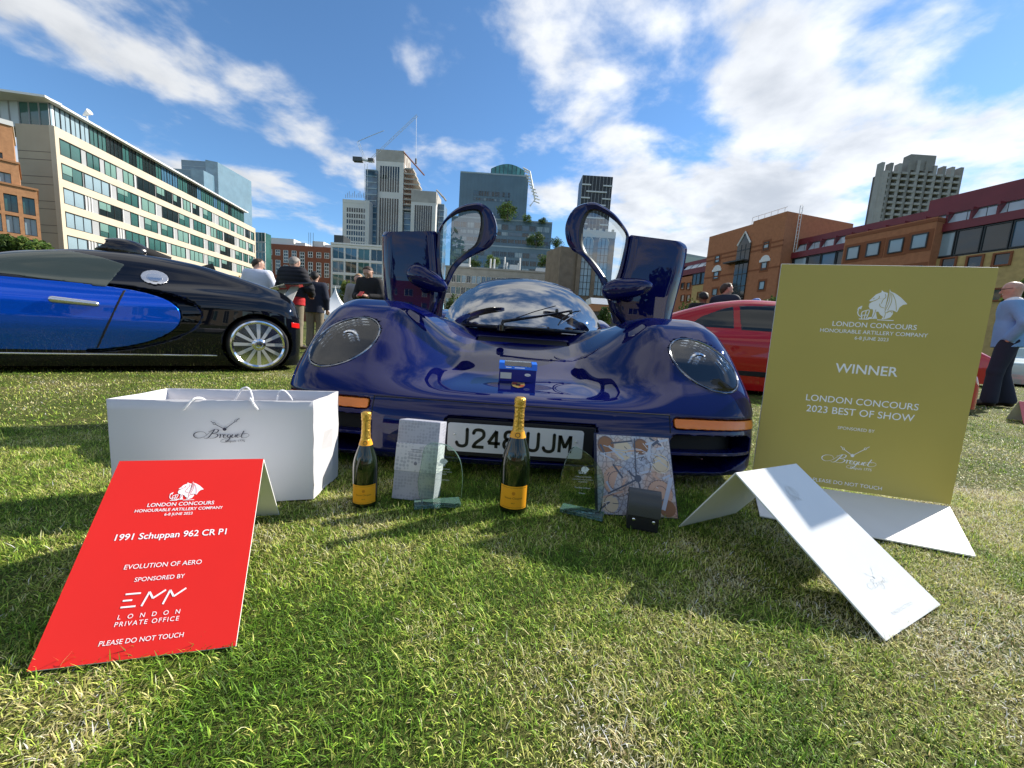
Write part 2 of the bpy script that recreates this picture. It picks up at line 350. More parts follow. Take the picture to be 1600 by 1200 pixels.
def grass():
    X, Y, Ln, Wd = [], [], [], []
    for n, y0, y1, l, wd in ((420000, .26, 1.75, .0180, .0017), (190000, 1.75, 4.5, .018, .0040), (70000, 4.5, 13, .022, .011)):
        y = np.sqrt(rng.uniform(y0**2, y1**2, n)); x = rng.uniform(-1, 1, n)*(1.42*y+.12)
        X.append(x); Y.append(y); k = rng.lognormal(0, .32, n); Ln.append(l*k); Wd.append(np.full(n, wd)*rng.uniform(.6, 1.2, n))
    n = 70000; y = rng.uniform(-.3, 4, n); X.append(np.where(rng.random(n) < .5, -1, 1)*(1.42*np.maximum(y, 0)+.12+rng.uniform(0, 1.0, n))); Y.append(y); Ln.append(.019*rng.lognormal(0, .32, n)); Wd.append(rng.uniform(.002, .004, n))   # the turf goes on to either side
    X, Y, Ln, Wd = map(np.concatenate, (X, Y, Ln, Wd))
    out = inside(X, Y, [(1.80, 1.49), (1.10, 1.67), (.897, 1.281), (1.435, 1.095)]) | inside(X, Y, [(-.9, 1.75), (.98, 1.75), (1, 5.6), (-.95, 5.6)])
    out |= inside(X, Y, [(-1.11, 1.035), (-.625, 1.19), (-.635, 1.385), (-1.12, 1.23)])
    X, Y, Ln, Wd = (q[~out] for q in (X, Y, Ln, Wd)); n = len(X)
    tuft = vnoise(X, Y, 9, 1)*.6+vnoise(X, Y, 26, 2)*.4; dry = vnoise(X, Y, 2.6, 5)*.45+vnoise(X, Y, 7, 6)*.3+vnoise(X, Y, 19, 8)*.25
    Ln = Ln*(.72+.5*tuft)*(1.15-.5*dry)
    lean = np.clip(rng.normal(.95, .42, n), .08, 1.5); az = rng.uniform(0, 2*np.pi, n)+1.2*vnoise(X, Y, 5, 9)
    dx, dy = np.cos(az), np.sin(az); sx, sy = -dy, dx
    z0 = -.012+.010*vnoise(X, Y, .9, 3)-.002
    V = np.zeros((n, 5, 3), np.float32); h = np.cos(lean); s = np.sin(lean); l2 = np.clip(lean+rng.uniform(.1, .8, n), 0, 1.75); h2 = np.cos(l2); s2 = np.sin(l2)
    for k, (sg, f) in enumerate(((-1, 0), (1, 0))): V[:, k] = np.stack([X+sg*sx*Wd/2, Y+sg*sy*Wd/2, z0], 1)
    for k, sg in ((2, 1), (3, -1)): V[:, k] = np.stack([X+sg*sx*Wd*.42+dx*s*Ln*.55, Y+sg*sy*Wd*.42+dy*s*Ln*.55, z0+h*Ln*.55], 1)
    V[:, 4] = np.stack([X+dx*(s*.55+s2*.45)*Ln, Y+dy*(s*.55+s2*.45)*Ln, z0+(h*.55+h2*.45)*Ln], 1)
    b = np.arange(n)[:, None]*5; T = np.concatenate([b+np.array([[0, 1, 2]]), b+np.array([[0, 2, 3]]), b+np.array([[3, 2, 4]])])
    me = mesh('grass', V.reshape(-1, 3), T)
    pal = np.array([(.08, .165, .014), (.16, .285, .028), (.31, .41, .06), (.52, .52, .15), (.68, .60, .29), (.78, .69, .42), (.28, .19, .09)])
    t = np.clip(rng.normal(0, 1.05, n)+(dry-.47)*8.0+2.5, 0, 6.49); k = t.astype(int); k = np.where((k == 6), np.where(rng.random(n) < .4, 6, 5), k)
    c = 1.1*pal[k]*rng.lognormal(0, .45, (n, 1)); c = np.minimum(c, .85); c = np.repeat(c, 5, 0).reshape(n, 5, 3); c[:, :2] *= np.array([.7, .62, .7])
    ca = me.color_attributes.new('Col', 'FLOAT_COLOR', 'POINT'); ca.data.foreach_set('color', np.concatenate([c.reshape(-1, 3), np.ones((n*5, 1))], 1).astype(np.float32).ravel())
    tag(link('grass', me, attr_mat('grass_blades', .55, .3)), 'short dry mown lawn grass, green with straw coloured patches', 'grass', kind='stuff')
ground(); grass()

# ================================================================== prints shared by the signs
def dragon_prints(fn, cu, cv, wdt, white, ground_m, parent):
    k = wdt/820
    T = lambda P: [(cu+(x-760)*k, cv+(760+(x-720)*.03-y)*k) for x, y in P]
    polys = [T([(865, 150), (880, 200), (960, 235), (1060, 310), (1130, 380), (1190, 445), (1120, 460), (1075, 510), (1045, 605), (980, 575), (910, 575), (865, 615), (840, 590), (850, 480), (865, 380), (868, 260)]),
             T([(552, 392), (600, 330), (650, 262), (735, 218), (735, 175), (770, 208), (846, 232), (846, 330), (760, 336), (700, 345), (640, 380), (590, 398)]),
             T([(620, 402), (700, 350), (760, 338), (848, 332), (836, 560), (870, 618), (920, 582), (975, 590), (985, 640), (950, 710), (880, 740), (810, 748), (830, 700), (770, 650), (740, 600), (700, 600), (720, 690), (740, 740), (560, 748), (590, 715), (645, 705), (650, 600), (640, 555), (590, 550), (562, 500), (568, 440)]),
             T([(440, 490), (456, 488), (444, 560), (415, 545), (378, 572), (392, 522)])]
    for P in ([(400, 556), (396, 630), (430, 688), (490, 708)], [(470, 605), (520, 585), (585, 572), (575, 660), (550, 748)], [(470, 605), (462, 670), (480, 748)], [(470, 676), (560, 670)], [(535, 590), (520, 745)], [(430, 750), (600, 754)], [(740, 760), (1015, 770)]):
        polys += stroke(T(P), 17*k, 3)
    e = flat('emblem', polys, fn, white, parent, .0006)
    lines = []
    for P in ([(880, 215), (886, 400), (845, 585)], [(903, 225), (925, 400), (885, 570)], [(920, 245), (990, 390), (1030, 575)], [(575, 405), (640, 388), (705, 340), (712, 290)], [(800, 250), (820, 310), (780, 370), (765, 440)], [(738, 440), (755, 500), (830, 528)], [(690, 560), (680, 640), (650, 735)], [(845, 590), (860, 650), (845, 730)], [(610, 345), (640, 335)], [(870, 625), (935, 590), (965, 620)]):
        lines += stroke(T(P), 10*k, 4)
    flat('emblem_line', lines, fn, ground_m, parent, .0010)
def script_logo(fn, cu, cv, wdt, m, parent):
    k = wdt/340
    T = lambda P: [(cu+(x-731)*k, cv+(350-y)*k) for x, y in P]
    pen = lambda a, b: (lambda f, t: (a+(b-a)*max(0., -t[1]*.8+abs(t[1])*.2)**1)*k)
    polys = []
    for P in ([(640, 345), (625, 322), (590, 320), (565, 335), (566, 355), (592, 366), (630, 352), (662, 322), (690, 303)], [(690, 303), (672, 332), (650, 362), (632, 369), (622, 362)],
              [(652, 320), (690, 303), (712, 308), (702, 326), (674, 335), (702, 338), (706, 352), (686, 366), (655, 367)], [(706, 352), (724, 339), (719, 366)], [(722, 346), (738, 340), (740, 346)],
              [(742, 356), (758, 347), (752, 340), (741, 352), (745, 365), (764, 358)], [(787, 344), (772, 342), (765, 356), (776, 364), (788, 346), (776, 378), (750, 399), (724, 393), (738, 378), (796, 360)],
              [(799, 341), (793, 360), (804, 364), (819, 342), (814, 362), (824, 360)], [(824, 356), (841, 347), (835, 340), (824, 352), (829, 365), (848, 356)], [(870, 316), (852, 358), (866, 368), (890, 362), (902, 348), (888, 336), (868, 340)], [(846, 339), (872, 336)]):
        polys += stroke(T(P), pen(2.0, 6.5), 5)
    for P, wv in (([(668, 243), (683, 255)], 4), ([(694, 265), (750, 302)], 4), ([(750, 302), (816, 247)], 4), ([(826, 237), (844, 223)], 4)): polys += stroke(T(P), wv*k, 1)
    for c, r in (((688, 260), 7), ((821, 241), 7)): polys += stroke(T([(c[0]+r*math.cos(a), c[1]+r*math.sin(a)) for a in np.linspace(0, 2*math.pi, 9)]), 3.4*k, 2)
    polys.append(T([(750+12*math.cos(a), 302+12*math.sin(a)) for a in np.linspace(0, 2*math.pi, 14)[:-1]]))
    flat('script_logo', polys, fn, m, parent, .0006)
WHITE_INK = mat('white_ink', (.90, .91, .92), .5)
BOARD = mat('white_foam_board', (.80, .80, .78), .55, var=.03, scale=5)
def print_lines(fn, cu, items, m, parent):
    for s, v, wdt, kw in items: lettering(s, wdt, fn, (cu, v), m, parent, **kw)
A_ = np.array
def red_sign():
    FL, FR, AL, AR = A_([-.735, .536, .0]), A_([-.457, .609, 0]), A_([-.872, .829, .236]), A_([-.594, .902, .236]); BR = A_([-.668, 1.082, 0]); BL = BR+(AL-AR)*[1, 1, 0]
    base = A_([-.70, .80, 0]); red = mat('red_print', (.74, .016, .010), .38, var=.05, scale=3)
    t = thing('show_sign', 'red folded show card with white lettering standing on grass before the paper bag', 'sign', base, group=None)
    n = np.cross(FR-FL, AL-FL); n /= np.linalg.norm(n)
    bevel(MB(base).plate([FL, FR, AR, AL], .004).build('front_panel', BOARD, t), .001)
    MB(base).plate([q+n*.0012 for q in (FL+(AL-FL)*.001, FR+(AR-FR)*.001, AR, AL)], .001).build('printed_face', red, t)
    bevel(MB(base).plate([BR, BL, AL+[-.001, .004, -.002], AR+[-.001, .004, -.002]], .004).build('back_panel', BOARD, t), .001)
    def fn(u, v, off=0):
        a, b = u/.287, v/.398; return FL*(1-a)*(1-b)+FR*a*(1-b)+AR*a*b+AL*(1-a)*b+n*(.0012+off)-base
    c = .1435; it = {'shear': .0}
    dragon_prints(fn, c+.002, .293, .062, WHITE_INK, red, t)
    print_lines(fn, c, [('LONDON CONCOURS', .284, .121, dict(bold=.01)), ('HONOURABLE ARTILLERY COMPANY', .2715, .158, dict(bold=.01)), ('6-8 JUNE 2023', .260, .05, dict(bold=.01)),
        ('1991 Schuppan 962 CR P1', .2135, .19, dict(bold=.012)), ('EVOLUTION OF AERO', .155, .125, {}), ('SPONSORED BY', .130, .079, {}),
        ('L O N D O N', .067, .092, dict(space=1.6)), ('PRIVATE OFFICE', .0555, .094, dict(space=1.25)), ('PLEASE DO NOT TOUCH', .028, .12, {})], WHITE_INK, t)
    x0 = c-.046; s = []
    for y, a, b in ((.105, 0, .023), (.094, -.001, .013), (.083, -.001, .021)): s += stroke([(x0+a, y), (x0+b, y)], .0028, 1)
    for dx in (.030, .062): s += stroke([(x0+dx, .082), (x0+dx+.006, .106)], .003, 1)+stroke([(x0+dx+.006, .106), (x0+dx+.014, .094)], .003, 1)+stroke([(x0+dx+.014, .094), (x0+dx+.031, .107)], .003, 1)
    flat('sponsor_logo', s, fn, WHITE_INK, t)
def gold_sign():
    BL, BR = A_([1.105, 1.668, .012]), A_([1.798, 1.489, .012]); TL, TR = A_([1.100, 1.680, .945]), A_([1.793, 1.501, .945])
    L1, L2 = A_([.897, 1.281, .006]), A_([1.435, 1.095, .006]); base = A_([1.35, 1.45, 0]); gold = mat('gold_print', (.49, .40, .10), .42, var=.04, scale=2)
    t = thing('show_sign', 'large upright gold winner board with white lettering beside the blue supercar', 'sign', base)
    n = np.cross(BR-BL, TL-BL); n /= np.linalg.norm(n)
    bevel(MB(base).plate([BL, BR, TR, TL], .006).build('front_panel', BOARD, t), .001)
    MB(base).plate([q+n*.0012 for q in (BL+[0, 0, .001], BR+[0, 0, .001], TR-[0, 0, .002], TL-[0, 0, .002])], .001).build('printed_face', gold, t)
    bevel(MB(base).plate([L1, L2, BR+[-.004, -.004, -.006], BL+[-.004, -.004, -.006]], .005).build('strut_panel', BOARD, t), .001)
    ex = (BR-BL)/np.linalg.norm(BR-BL); ey = (TL-BL)/np.linalg.norm(TL-BL); fn0 = plane_fn(BL+n*.0012, ex, ey, base); fn = lambda u, v, off=0: fn0(u, v-.012, off)
    c = .357
    dragon_prints(fn, c+.012, .731, .165, WHITE_INK, gold, t)
    script_logo(fn, c-.008, .137, .195, WHITE_INK, t)
    print_lines(fn, c, [('LONDON CONCOURS', .708, .285, dict(bold=.01)), ('HONOURABLE ARTILLERY COMPANY', .679, .365, dict(bold=.01)), ('6-8 JUNE 2023', .652, .115, dict(bold=.01)), ('WINNER', .527, .216, dict(bold=.012)),
        ('LONDON CONCOURS', .393, .392, dict(bold=.006)), ('2023 BEST OF SHOW', .347, .378, dict(bold=.006)), ('SPONSORED BY', .277, .13, {}), ('PLEASE DO NOT TOUCH', .040, .248, {})], WHITE_INK, t)
    lettering('Depuis 1775', .075, fn, (c+.04, .111), WHITE_INK, t)
def white_sign():
    FL, FR, AL, AR = A_([.809, .726, 0]), A_([1.068, .858, 0]), A_([.603, .978, .256]), A_([.862, 1.112, .252]); BL = A_([.566, 1.173, 0]); BR = BL+(AR-AL)*[1, 1, 0]
    base = A_([.80, .98, 0]); t = thing('show_sign', 'blank looking white folded card slumped on grass in front of the gold board', 'sign', base)
    gl = mat('glossy_white_card', (.70, .72, .72), .22, var=.02, scale=6); ink = mat('glare_pale_ink', (.675, .70, .70), .3)  # print kept faint: glare on the card is put into the ink colour
    bevel(MB(base).plate([FL, FR, AR, AL], .004).build('front_panel', gl, t), .001)
    bevel(MB(base).plate([BR, BL, AL+[0, .004, -.003], AR+[0, .004, -.003]], .004).build('back_panel', BOARD, t), .001)
    n = np.cross(FR-FL, AL-FL); n /= np.linalg.norm(n)
    fn = lambda u, v, off=0: FL*(1-u/.29)*(1-v/.4)+FR*(u/.29)*(1-v/.4)+AR*(u/.29)*(v/.4)+AL*(1-u/.29)*(v/.4)+n*off-base
    dragon_prints(fn, .145, .30, .06, ink, gl, t); script_logo(fn, .145, .085, .09, ink, t); lettering('PLEASE DO NOT TOUCH', .10, fn, (.145, .03), ink, t)
def paper_bag():
    FL, FR, BR = A_([-1.112, 1.033, 0]), A_([-.621, 1.187, 0]), A_([-.634, 1.388, 0]); BL = FL+BR-FR; h = .325; base = A_([-.87, 1.21, 0])
    paper = mat('bag_paper', (.64, .63, .65), .32, var=.015, scale=4, bump=.05, bscale=9)
    t = thing('paper_bag', 'wide white paper carrier bag with rope handles behind the red card', 'bag', base)
    def wall(P, Q, bulge, nx=14, nz=10):
        e = Q-P; n = A_([e[1], -e[0], 0])/np.linalg.norm(e); V = []
        for o in (0, .0025):
            for i in range(nx+1):
                for j in range(nz+1):
                    u, v = i/nx, j/nz; b = bulge*math.sin(math.pi*u)*(.35+.65*math.sin(math.pi*min(1, v*1.1)))+.0022*math.sin(9*u+4*v+P[0]*9)*math.sin(math.pi*u)
                    V.append(P+e*u+[0, 0, .003+h*v]+n*(b-o)-base)
        k = (nx+1)*(nz+1); F = []
        for i in range(nx):
            for j in range(nz):
                a = i*(nz+1)+j; q = [a, a+nz+1, a+nz+2, a+1]; F += [q, [z+k for z in q[::-1]]]
        for i in range(nx): a = i*(nz+1)+nz; F.append([a, a+nz+1, a+nz+1+k, a+k])
        return mesh('wall', V, F, True)
    for P, Q, b, nm in ((FL, FR, .006, 'front_wall'), (BR, BL, .006, 'back_wall'), (BL, FL, -.012, 'side_wall')): link(nm, wall(P, Q, b), paper, t)
    # the gusset on the right is creased: two leaves meeting at a fold that is pushed in below
    M0, M1 = (FR+BR)/2+[-.012, -.0, 0], (FR+BR)/2+[.004, 0, 0]
    V = []; F = []
    zs = [0, .06, .13, .2, .27, h]
    for o in (0, -.0025):
        for z in zs:
            f = z/h; wig = .004*math.sin(z*40)
            for P in (FR, FR+(BR-FR)*.25, M0*(1-f)+M1*f+[wig*.6-.014*math.sin(math.pi*min(f*1.2, 1)), 0, 0], FR+(BR-FR)*.75, BR): V.append(A_([P[0]+o+(wig if 0 < f < 1 else 0)*.4, P[1], .003+z])-base)
    for o in (0, 30):
        for i in range(5):
            for j in range(4): a = o+i*5+j; F.append([a, a+1, a+6, a+5])
    link('side_wall', mesh('gusset', V, F), paper, t)
    MB(base).plate([FL+[.004, .004, .004], FR+[-.004, .004, .004], BR+[-.004, -.004, .004], BL+[.004, -.004, .004]], .002).build('bottom', paper, t)
    rope = mat('white_rope', (.82, .82, .84), .8, bump=.3, bscale=300)
    e = (FR-FL)/np.linalg.norm(FR-FL); nf = A_([e[1], -e[0], 0])
    def P(u, z, d): return FL+e*u+nf*d+[0, 0, z]
    MB(base).tube(crom([P(.178, .300, .008), P(.188, .312, .012), P(.206, .333, .004), P(.222, .322, -.02), P(.25, .27, -.03), P(.31, .27, -.03), P(.335, .322, -.02), P(.345, .333, .004), P(.358, .314, .012), P(.366, .300, .008)], 5), .0032, 7).build('handle', rope, t, True)
    D = -np.linalg.norm(BR-FR)
    MB(base).tube(crom([P(.235, .285, D+.012), P(.245, .30, D+.02), P(.265, .334, D+.025), P(.29, .330, D+.03), P(.31, .25, D+.03), P(.36, .26, D+.03), P(.375, .322, D+.03), P(.392, .329, D+.025), P(.41, .305, D+.02), P(.415, .285, D+.012)], 5), .0032, 7).build('handle', rope, t, True)
    ink = mat('navy_ink', (.012, .012, .035), .4)
    def fn(u, v, off=0): return FL+e*u+nf*(.0062*math.sin(math.pi*u/.515)+.0025+off)+[0, 0, v]-base
    script_logo(fn, .270, .222, .140, ink, t); lettering('Depuis 1775', .049, fn, (.304, .204), ink, t)
def bottle(loc, k, yaw, label, det):
    t = thing('champagne_bottle', label, 'bottle', loc, yaw, 'champagne bottles standing before the car')
    g = mat('dark_bottle_glass', (.006, .012, .004), .06, spec=.6, coat=.5); foil = mat('gold_foil', (.72, .42, .075), .34, metal=.75, bump=.5, bscale=120); lab = mat('yellow_label', (.82, .36, .015), .42, var=.03); ink = mat('brown_ink', (.10, .045, .01), .5)
    P = [(0, 0), (.040, 0), (.046, .004), (.0475, .012), (.0478, .145), (.0465, .170), (.042, .195), (.035, .218), (.0275, .240), (.0215, .258), (.0175, .275), (.0158, .300), (.0150, .340), (.0150, .345)]
    sp = spline([p[1] for p in P[3:]], [p[0] for p in P[3:]])
    prof = P[:4]+[(float(sp(z)), z) for z in np.linspace(.013, .345, 44)]
    MB().lathe([(r*k, z*k) for r, z in prof], 40).build('glass_body', g, t, True, 50)
    fz = np.linspace(.252, .347, 20); V = []
    fo = MB().lathe([((float(sp(z))+.0012+.0004*math.sin(z*900))*k, z*k) for z in fz], 40).build('neck_foil', foil, t, True, 60)
    MB().lathe([((float(sp(z))+.0020)*k, z*k) for z in np.linspace(.248, .268, 6)], 40).build('neck_band', lab, t, True, 60)
    cap = [(.0160, .344), (.0182, .346), (.0186, .352), (.0172, .356), (.0186, .360), (.0188, .370), (.0175, .376), (.012, .379), (.002, .3795)]
    MB().lathe([(r*k, z*k) for r, z in cap], 40).build('cap', foil, t, True, 60)
    def cyl(r, a0, a1, z0, z1, n=24):
        V = []; F = []
        for i in range(n+1):
            a = a0+(a1-a0)*i/n
            for z in (z0, z1): V.append((r*math.sin(a)*k, -r*math.cos(a)*k, z*k))
        for i in range(n): F.append((2*i, 2*i+2, 2*i+3, 2*i+1))
        return mesh('label', V, F, True)
    lb = link('label', cyl(.0484, -1.05, 1.05, .020, .096), lab, t)
    fn = lambda u, v, off=0: (A_([(.0487+off)*math.sin(u/.0487), -(.0487+off)*math.cos(u/.0487), v])*k)
    lettering('Veuve Clicquot', .060, fn, (0, .056), ink, lb, off=.0002); lettering('BRUT', .012, fn, (0, .040), ink, lb, off=.0002)
    flat('label_emblem', [[(.006*math.cos(a), .073+.006*math.sin(a)) for a in np.linspace(0, 6.28, 9)[:-1]]], fn, mat('orange_ink', (.55, .2, .01), .5), lb, .0002)
    flat('label_border', stroke([(-.045, .025), (.045, .025)], .0008, 10)+stroke([(-.045, .091), (.045, .091)], .0008, 10), fn, ink, lb, .0002)
    fs = lambda u, v, off=0: (A_([(float(sp(v))+.0026)*math.sin(u/.02), -(float(sp(v))+.0026)*math.cos(u/.02), v])*k)
    flat('foil_seal', [[(.0075*math.cos(a), .259+.0075*math.sin(a)) for a in np.linspace(0, 6.28, 13)[:-1]]], fs, ink, t, 0)
    flat('foil_seal', [[(.0055*math.cos(a), .259+.0055*math.sin(a)) for a in np.linspace(0, 6.28, 13)[:-1]]], lambda u, v, o=0: fs(u, v)+A_([0, -.0005*k, 0]), lab, t, 0)
    flat('foil_print', stroke([(-.001, .285), (-.001, .335)], .003, 12), fs, mat('foil_ink', (.35, .2, .03), .5), t, 0)
def glass_mat(name, tint, rough=0., ior=1.5):
    if name in MATS: return MATS[name]
    m = bpy.data.materials.new(name); m.use_nodes = True; nt = m.node_tree; N = nt.nodes; L = nt.links; N.remove(N['Principled BSDF'])
    tr = N.new('ShaderNodeBsdfTransparent'); tr.inputs[0].default_value = (*tint, 1); gl = N.new('ShaderNodeBsdfGlossy'); gl.inputs['Roughness'].default_value = rough
    fr = N.new('ShaderNodeFresnel'); fr.inputs[0].default_value = ior; mx = N.new('ShaderNodeMixShader'); L.new(fr.outputs[0], mx.inputs[0]); L.new(tr.outputs[0], mx.inputs[1]); L.new(gl.outputs[0], mx.inputs[2]); L.new(mx.outputs[0], N['Material Output'].inputs[0])
    MATS[name] = m; return m
def award(pts, Y, base_pts, label, tilt, best):
    base = A_([np.mean([p[0] for p in pts]), Y, 0]); t = thing('glass_award', label, 'award', base, group='glass awards on the lawn')
    g = glass_mat('award_glass', (.86, .93, .90), 0., 1.52); ge = mat('award_glass_edge', (.35, .62, .56), .08, spec=.8, trans=.8)
    P = crom([(x, Y+tilt*z, z, ) for x, z in pts], 5, True); P = [A_(p) for p in P]; n = A_([0, 1, -tilt])/math.hypot(1, tilt); k = len(P)
    V = [p-base for p in P]+[p+n*.012-base for p in P]
    link('plate', mesh('plate', V, [list(range(k))[::-1], list(range(k, 2*k))]), g, t)
    link('plate_edge', mesh('plate_edge', V, [(i, (i+1) % k, (i+1) % k+k, i+k) for i in range(k)], True), ge, t)
    a, b = base_pts; e = (b-a)/np.linalg.norm(b-a); nn = A_([-e[1], e[0], 0])
    o = MB(base).hexa([a, b, b+nn*.05, a+nn*.05]+[q+[0, 0, .014] for q in (a, b, b+nn*.05, a+nn*.05)]).build('foot', ge, t); bevel(o, .002)
    et = mat('etched_glass', (.62, .68, .66), .8); xm = np.mean([p[0] for p in pts])
    fn = lambda u, v, off=0: A_([xm+u, Y+tilt*v-.0008, v])-base
    dragon_prints(fn, 0.0, .142, .036, et, ge, t)
    lettering('LONDON CONCOURS', .052, fn, (0, .132), et, t); lettering('HONOURABLE ARTILLERY COMPANY', .068, fn, (0, .123), et, t); lettering('6-8 JUNE 2023', .03, fn, (0, .115), et, t)
    if best: lettering('The Best in Show', .052, fn, (0, .096), et, t); lettering('Winner', .022, fn, (0, .078), et, t)
    else: lettering('EVOLUTION OF AERO', .05, fn, (0, .096), et, t)
def gift_box():
    a, b = A_([-.382, 1.235, 0]), A_([-.238, 1.222, 0]); t = thing('gift_box', 'tall pale grey patterned gift box with a white band leaning before the number plate', 'box', (-.31, 1.25, 0)); base = A_([-.31, 1.25, 0])
    def bm(name, c1, c2, sc):
        m = bpy.data.materials.new(name); m.use_nodes = True; nt = m.node_tree; bs = nt.nodes['Principled BSDF']; tc = nt.nodes.new('ShaderNodeTexCoord'); v = nt.nodes.new('ShaderNodeTexVoronoi'); v.inputs['Scale'].default_value = sc; v.inputs['Randomness'].default_value = .35
        r_ = nt.nodes.new('ShaderNodeValToRGB'); r_.color_ramp.elements[0].position = .33; r_.color_ramp.elements[1].position = .5; r_.color_ramp.elements[0].color = (*c1, 1); r_.color_ramp.elements[1].color = (*c2, 1)
        nt.links.new(tc.outputs['Object'], v.inputs[0]); nt.links.new(v.outputs[0], r_.inputs[0]); nt.links.new(r_.outputs[0], bs.inputs['Base Color']); bs.inputs['Roughness'].default_value = .35; return m
    up = A_([.006, .045, .266]); nn = A_([.012, .06, -.010])
    q = [a, b, b+nn, a+nn]; bevel(MB(base).hexa(q+[p+up for p in q]).build('box', bm('lilac_dots', (.36, .37, .44), (.46, .47, .54), 95), t), .003)
    f = A_([0, -.0012, 0]); lo, hi = .36, .71; e = (b-a)*.004
    bevel(MB(base).hexa([a+up*lo+f-e, b+up*lo+f+e, b+up*lo+nn-f+e, a+up*lo+nn-f-e, a+up*hi+f-e, b+up*hi+f+e, b+up*hi+nn-f+e, a+up*hi+nn-f-e]).build('band', bm('white_dots', (.50, .51, .56), (.72, .72, .75), 80), t), .001)
    fn = plane_fn(a+f*1.3, (b-a)/np.linalg.norm(b-a), up/np.linalg.norm(up), base); ink = mat('grey_ink', (.25, .25, .3), .5)
    s = []
    for v, wd in ((.172, .04), (.163, .062), (.150, .05), (.142, .044)): s += stroke([(.0725-wd/2, v), (.0725+wd/2, v)], .0022 if v > .17 else .0012, 1)
    flat('small_print', s, fn, ink, t); flat('small_emblem', [[(.072+.006*math.cos(x), .125+.006*math.sin(x)) for x in np.linspace(0, 6.28, 9)[:-1]]], fn, ink, t)
def art_book():
    BL, BR = A_([.312, 1.218, 0]), A_([.588, 1.222, 0]); TL, TR = A_([.298, 1.29, .260]), A_([.552, 1.292, .262]); base = A_([.44, 1.25, 0])
    t = thing('display_box', 'square box with watch movement picture leaning against the car bumper', 'box', base)
    navy = mat('navy_board', (.012, .02, .08), .4)
    m = bpy.data.materials.new('watch_picture'); m.use_nodes = True; nt = m.node_tree; N = nt.nodes; L = nt.links; b = N['Principled BSDF']; b.inputs['Roughness'].default_value = .3
    tc = N.new('ShaderNodeTexCoord'); n1 = N.new('ShaderNodeTexNoise'); n1.inputs['Scale'].default_value = 9; n1.inputs['Detail'].default_value = 3; L.new(tc.outputs['Object'], n1.inputs['Vector'])
    r1 = N.new('ShaderNodeValToRGB'); e = r1.color_ramp.elements; e[0].position = .38; e[0].color = (.40, .44, .55, 1); e[1].position = .62; e[1].color = (.60, .38, .28, 1); k = e.new(.5); k.color = (.56, .52, .52, 1); L.new(n1.outputs['Fac'], r1.inputs[0])
    vo = N.new('ShaderNodeTexVoronoi'); vo.inputs['Scale'].default_value = 60; vo.feature = 'DISTANCE_TO_EDGE'; L.new(tc.outputs['Object'], vo.inputs['Vector'])
    r2 = N.new('ShaderNodeValToRGB'); r2.color_ramp.elements[0].color = (.35, .32, .34, 1); r2.color_ramp.elements[1].position = .12; L.new(vo.outputs[0], r2.inputs[0])
    mx = N.new('ShaderNodeMix'); mx.data_type = 'RGBA'; mx.blend_type = 'MULTIPLY'; mx.inputs[0].default_value = .75; L.new(r1.outputs[0], mx.inputs[6]); L.new(r2.outputs[0], mx.inputs[7]); L.new(mx.outputs[2], b.inputs['Base Color'])
    nb = np.cross(BR-BL, TL-BL); nb /= np.linalg.norm(nb)
    bevel(MB(base).plate([BL, BR, TR, TL], .03).build('box', navy, t), .002)
    I = lambda u, v: BL*(1-u)*(1-v)+BR*u*(1-v)+TR*u*v+TL*(1-u)*v
    MB(base).plate([I(.012, .012)+nb*.001, I(.988, .012)+nb*.001, I(.988, .985)+nb*.001, I(.012, .985)+nb*.001], .0008).build('cover', m, t)
    fn = lambda u, v, off=0: I(u, v)+nb*(.0012+off)-base
    steel = mat('steel_print', (.50, .55, .66), .3); dark = mat('slate_print', (.10, .115, .16), .35); rose = mat('rose_print', (.62, .40, .30), .3); lite = mat('light_print', (.75, .74, .76), .3); brz = mat('bronze_print', (.30, .15, .08), .4)
    ring = lambda c, r, wv, a0=0, a1=6.2832, n=14: stroke([(c[0]+r*math.cos(a), c[1]+r*math.sin(a)) for a in np.linspace(a0, a1, n)], wv, 2)
    def disc(c, r, n=20): return [[(c[0]+r*math.cos(a), c[1]+r*math.sin(a)) for a in np.linspace(0, 6.2832, n)[:-1]]]
    rg = random.Random(3)
    def pr(g, mm, o): flat('printed_shape', g, fn, mm, t, o)
    for c, r in (((.27, .42), .19), ((.80, .30), .16)): pr(disc(c, r), rose, .0001)
    for c, r in (((.13, .86), .11), ((.87, .12), .105), ((.60, .86), .1)): pr(disc(c, r), brz, .00012)
    for c, r in (((.60, .62), .12), ((.36, .80), .12), ((.84, .66), .12), ((.16, .14), .11)): pr(disc(c, r), mat('champagne_print', (.66, .55, .40), .3), .00014)
    for _ in range(34):
        c = (rg.uniform(.08, .92), rg.uniform(.06, .94)); a = rg.choice([.5, -.6, -1.1, .2, 1.2])+rg.uniform(-.2, .2); l = rg.uniform(.05, .16)
        x1, y1, x2, y2 = c[0]-l*math.cos(a), c[1]-l*math.sin(a), c[0]+l*math.cos(a), c[1]+l*math.sin(a)
        if min(x1, x2, y1, y2) > .02 and max(x1, x2, y1, y2) < .98: pr(stroke([(x1, y1), (x2, y2)], rg.uniform(.012, .035), 1), rg.choice([steel, steel, lite, rose, dark]), .0002+.00001*_)
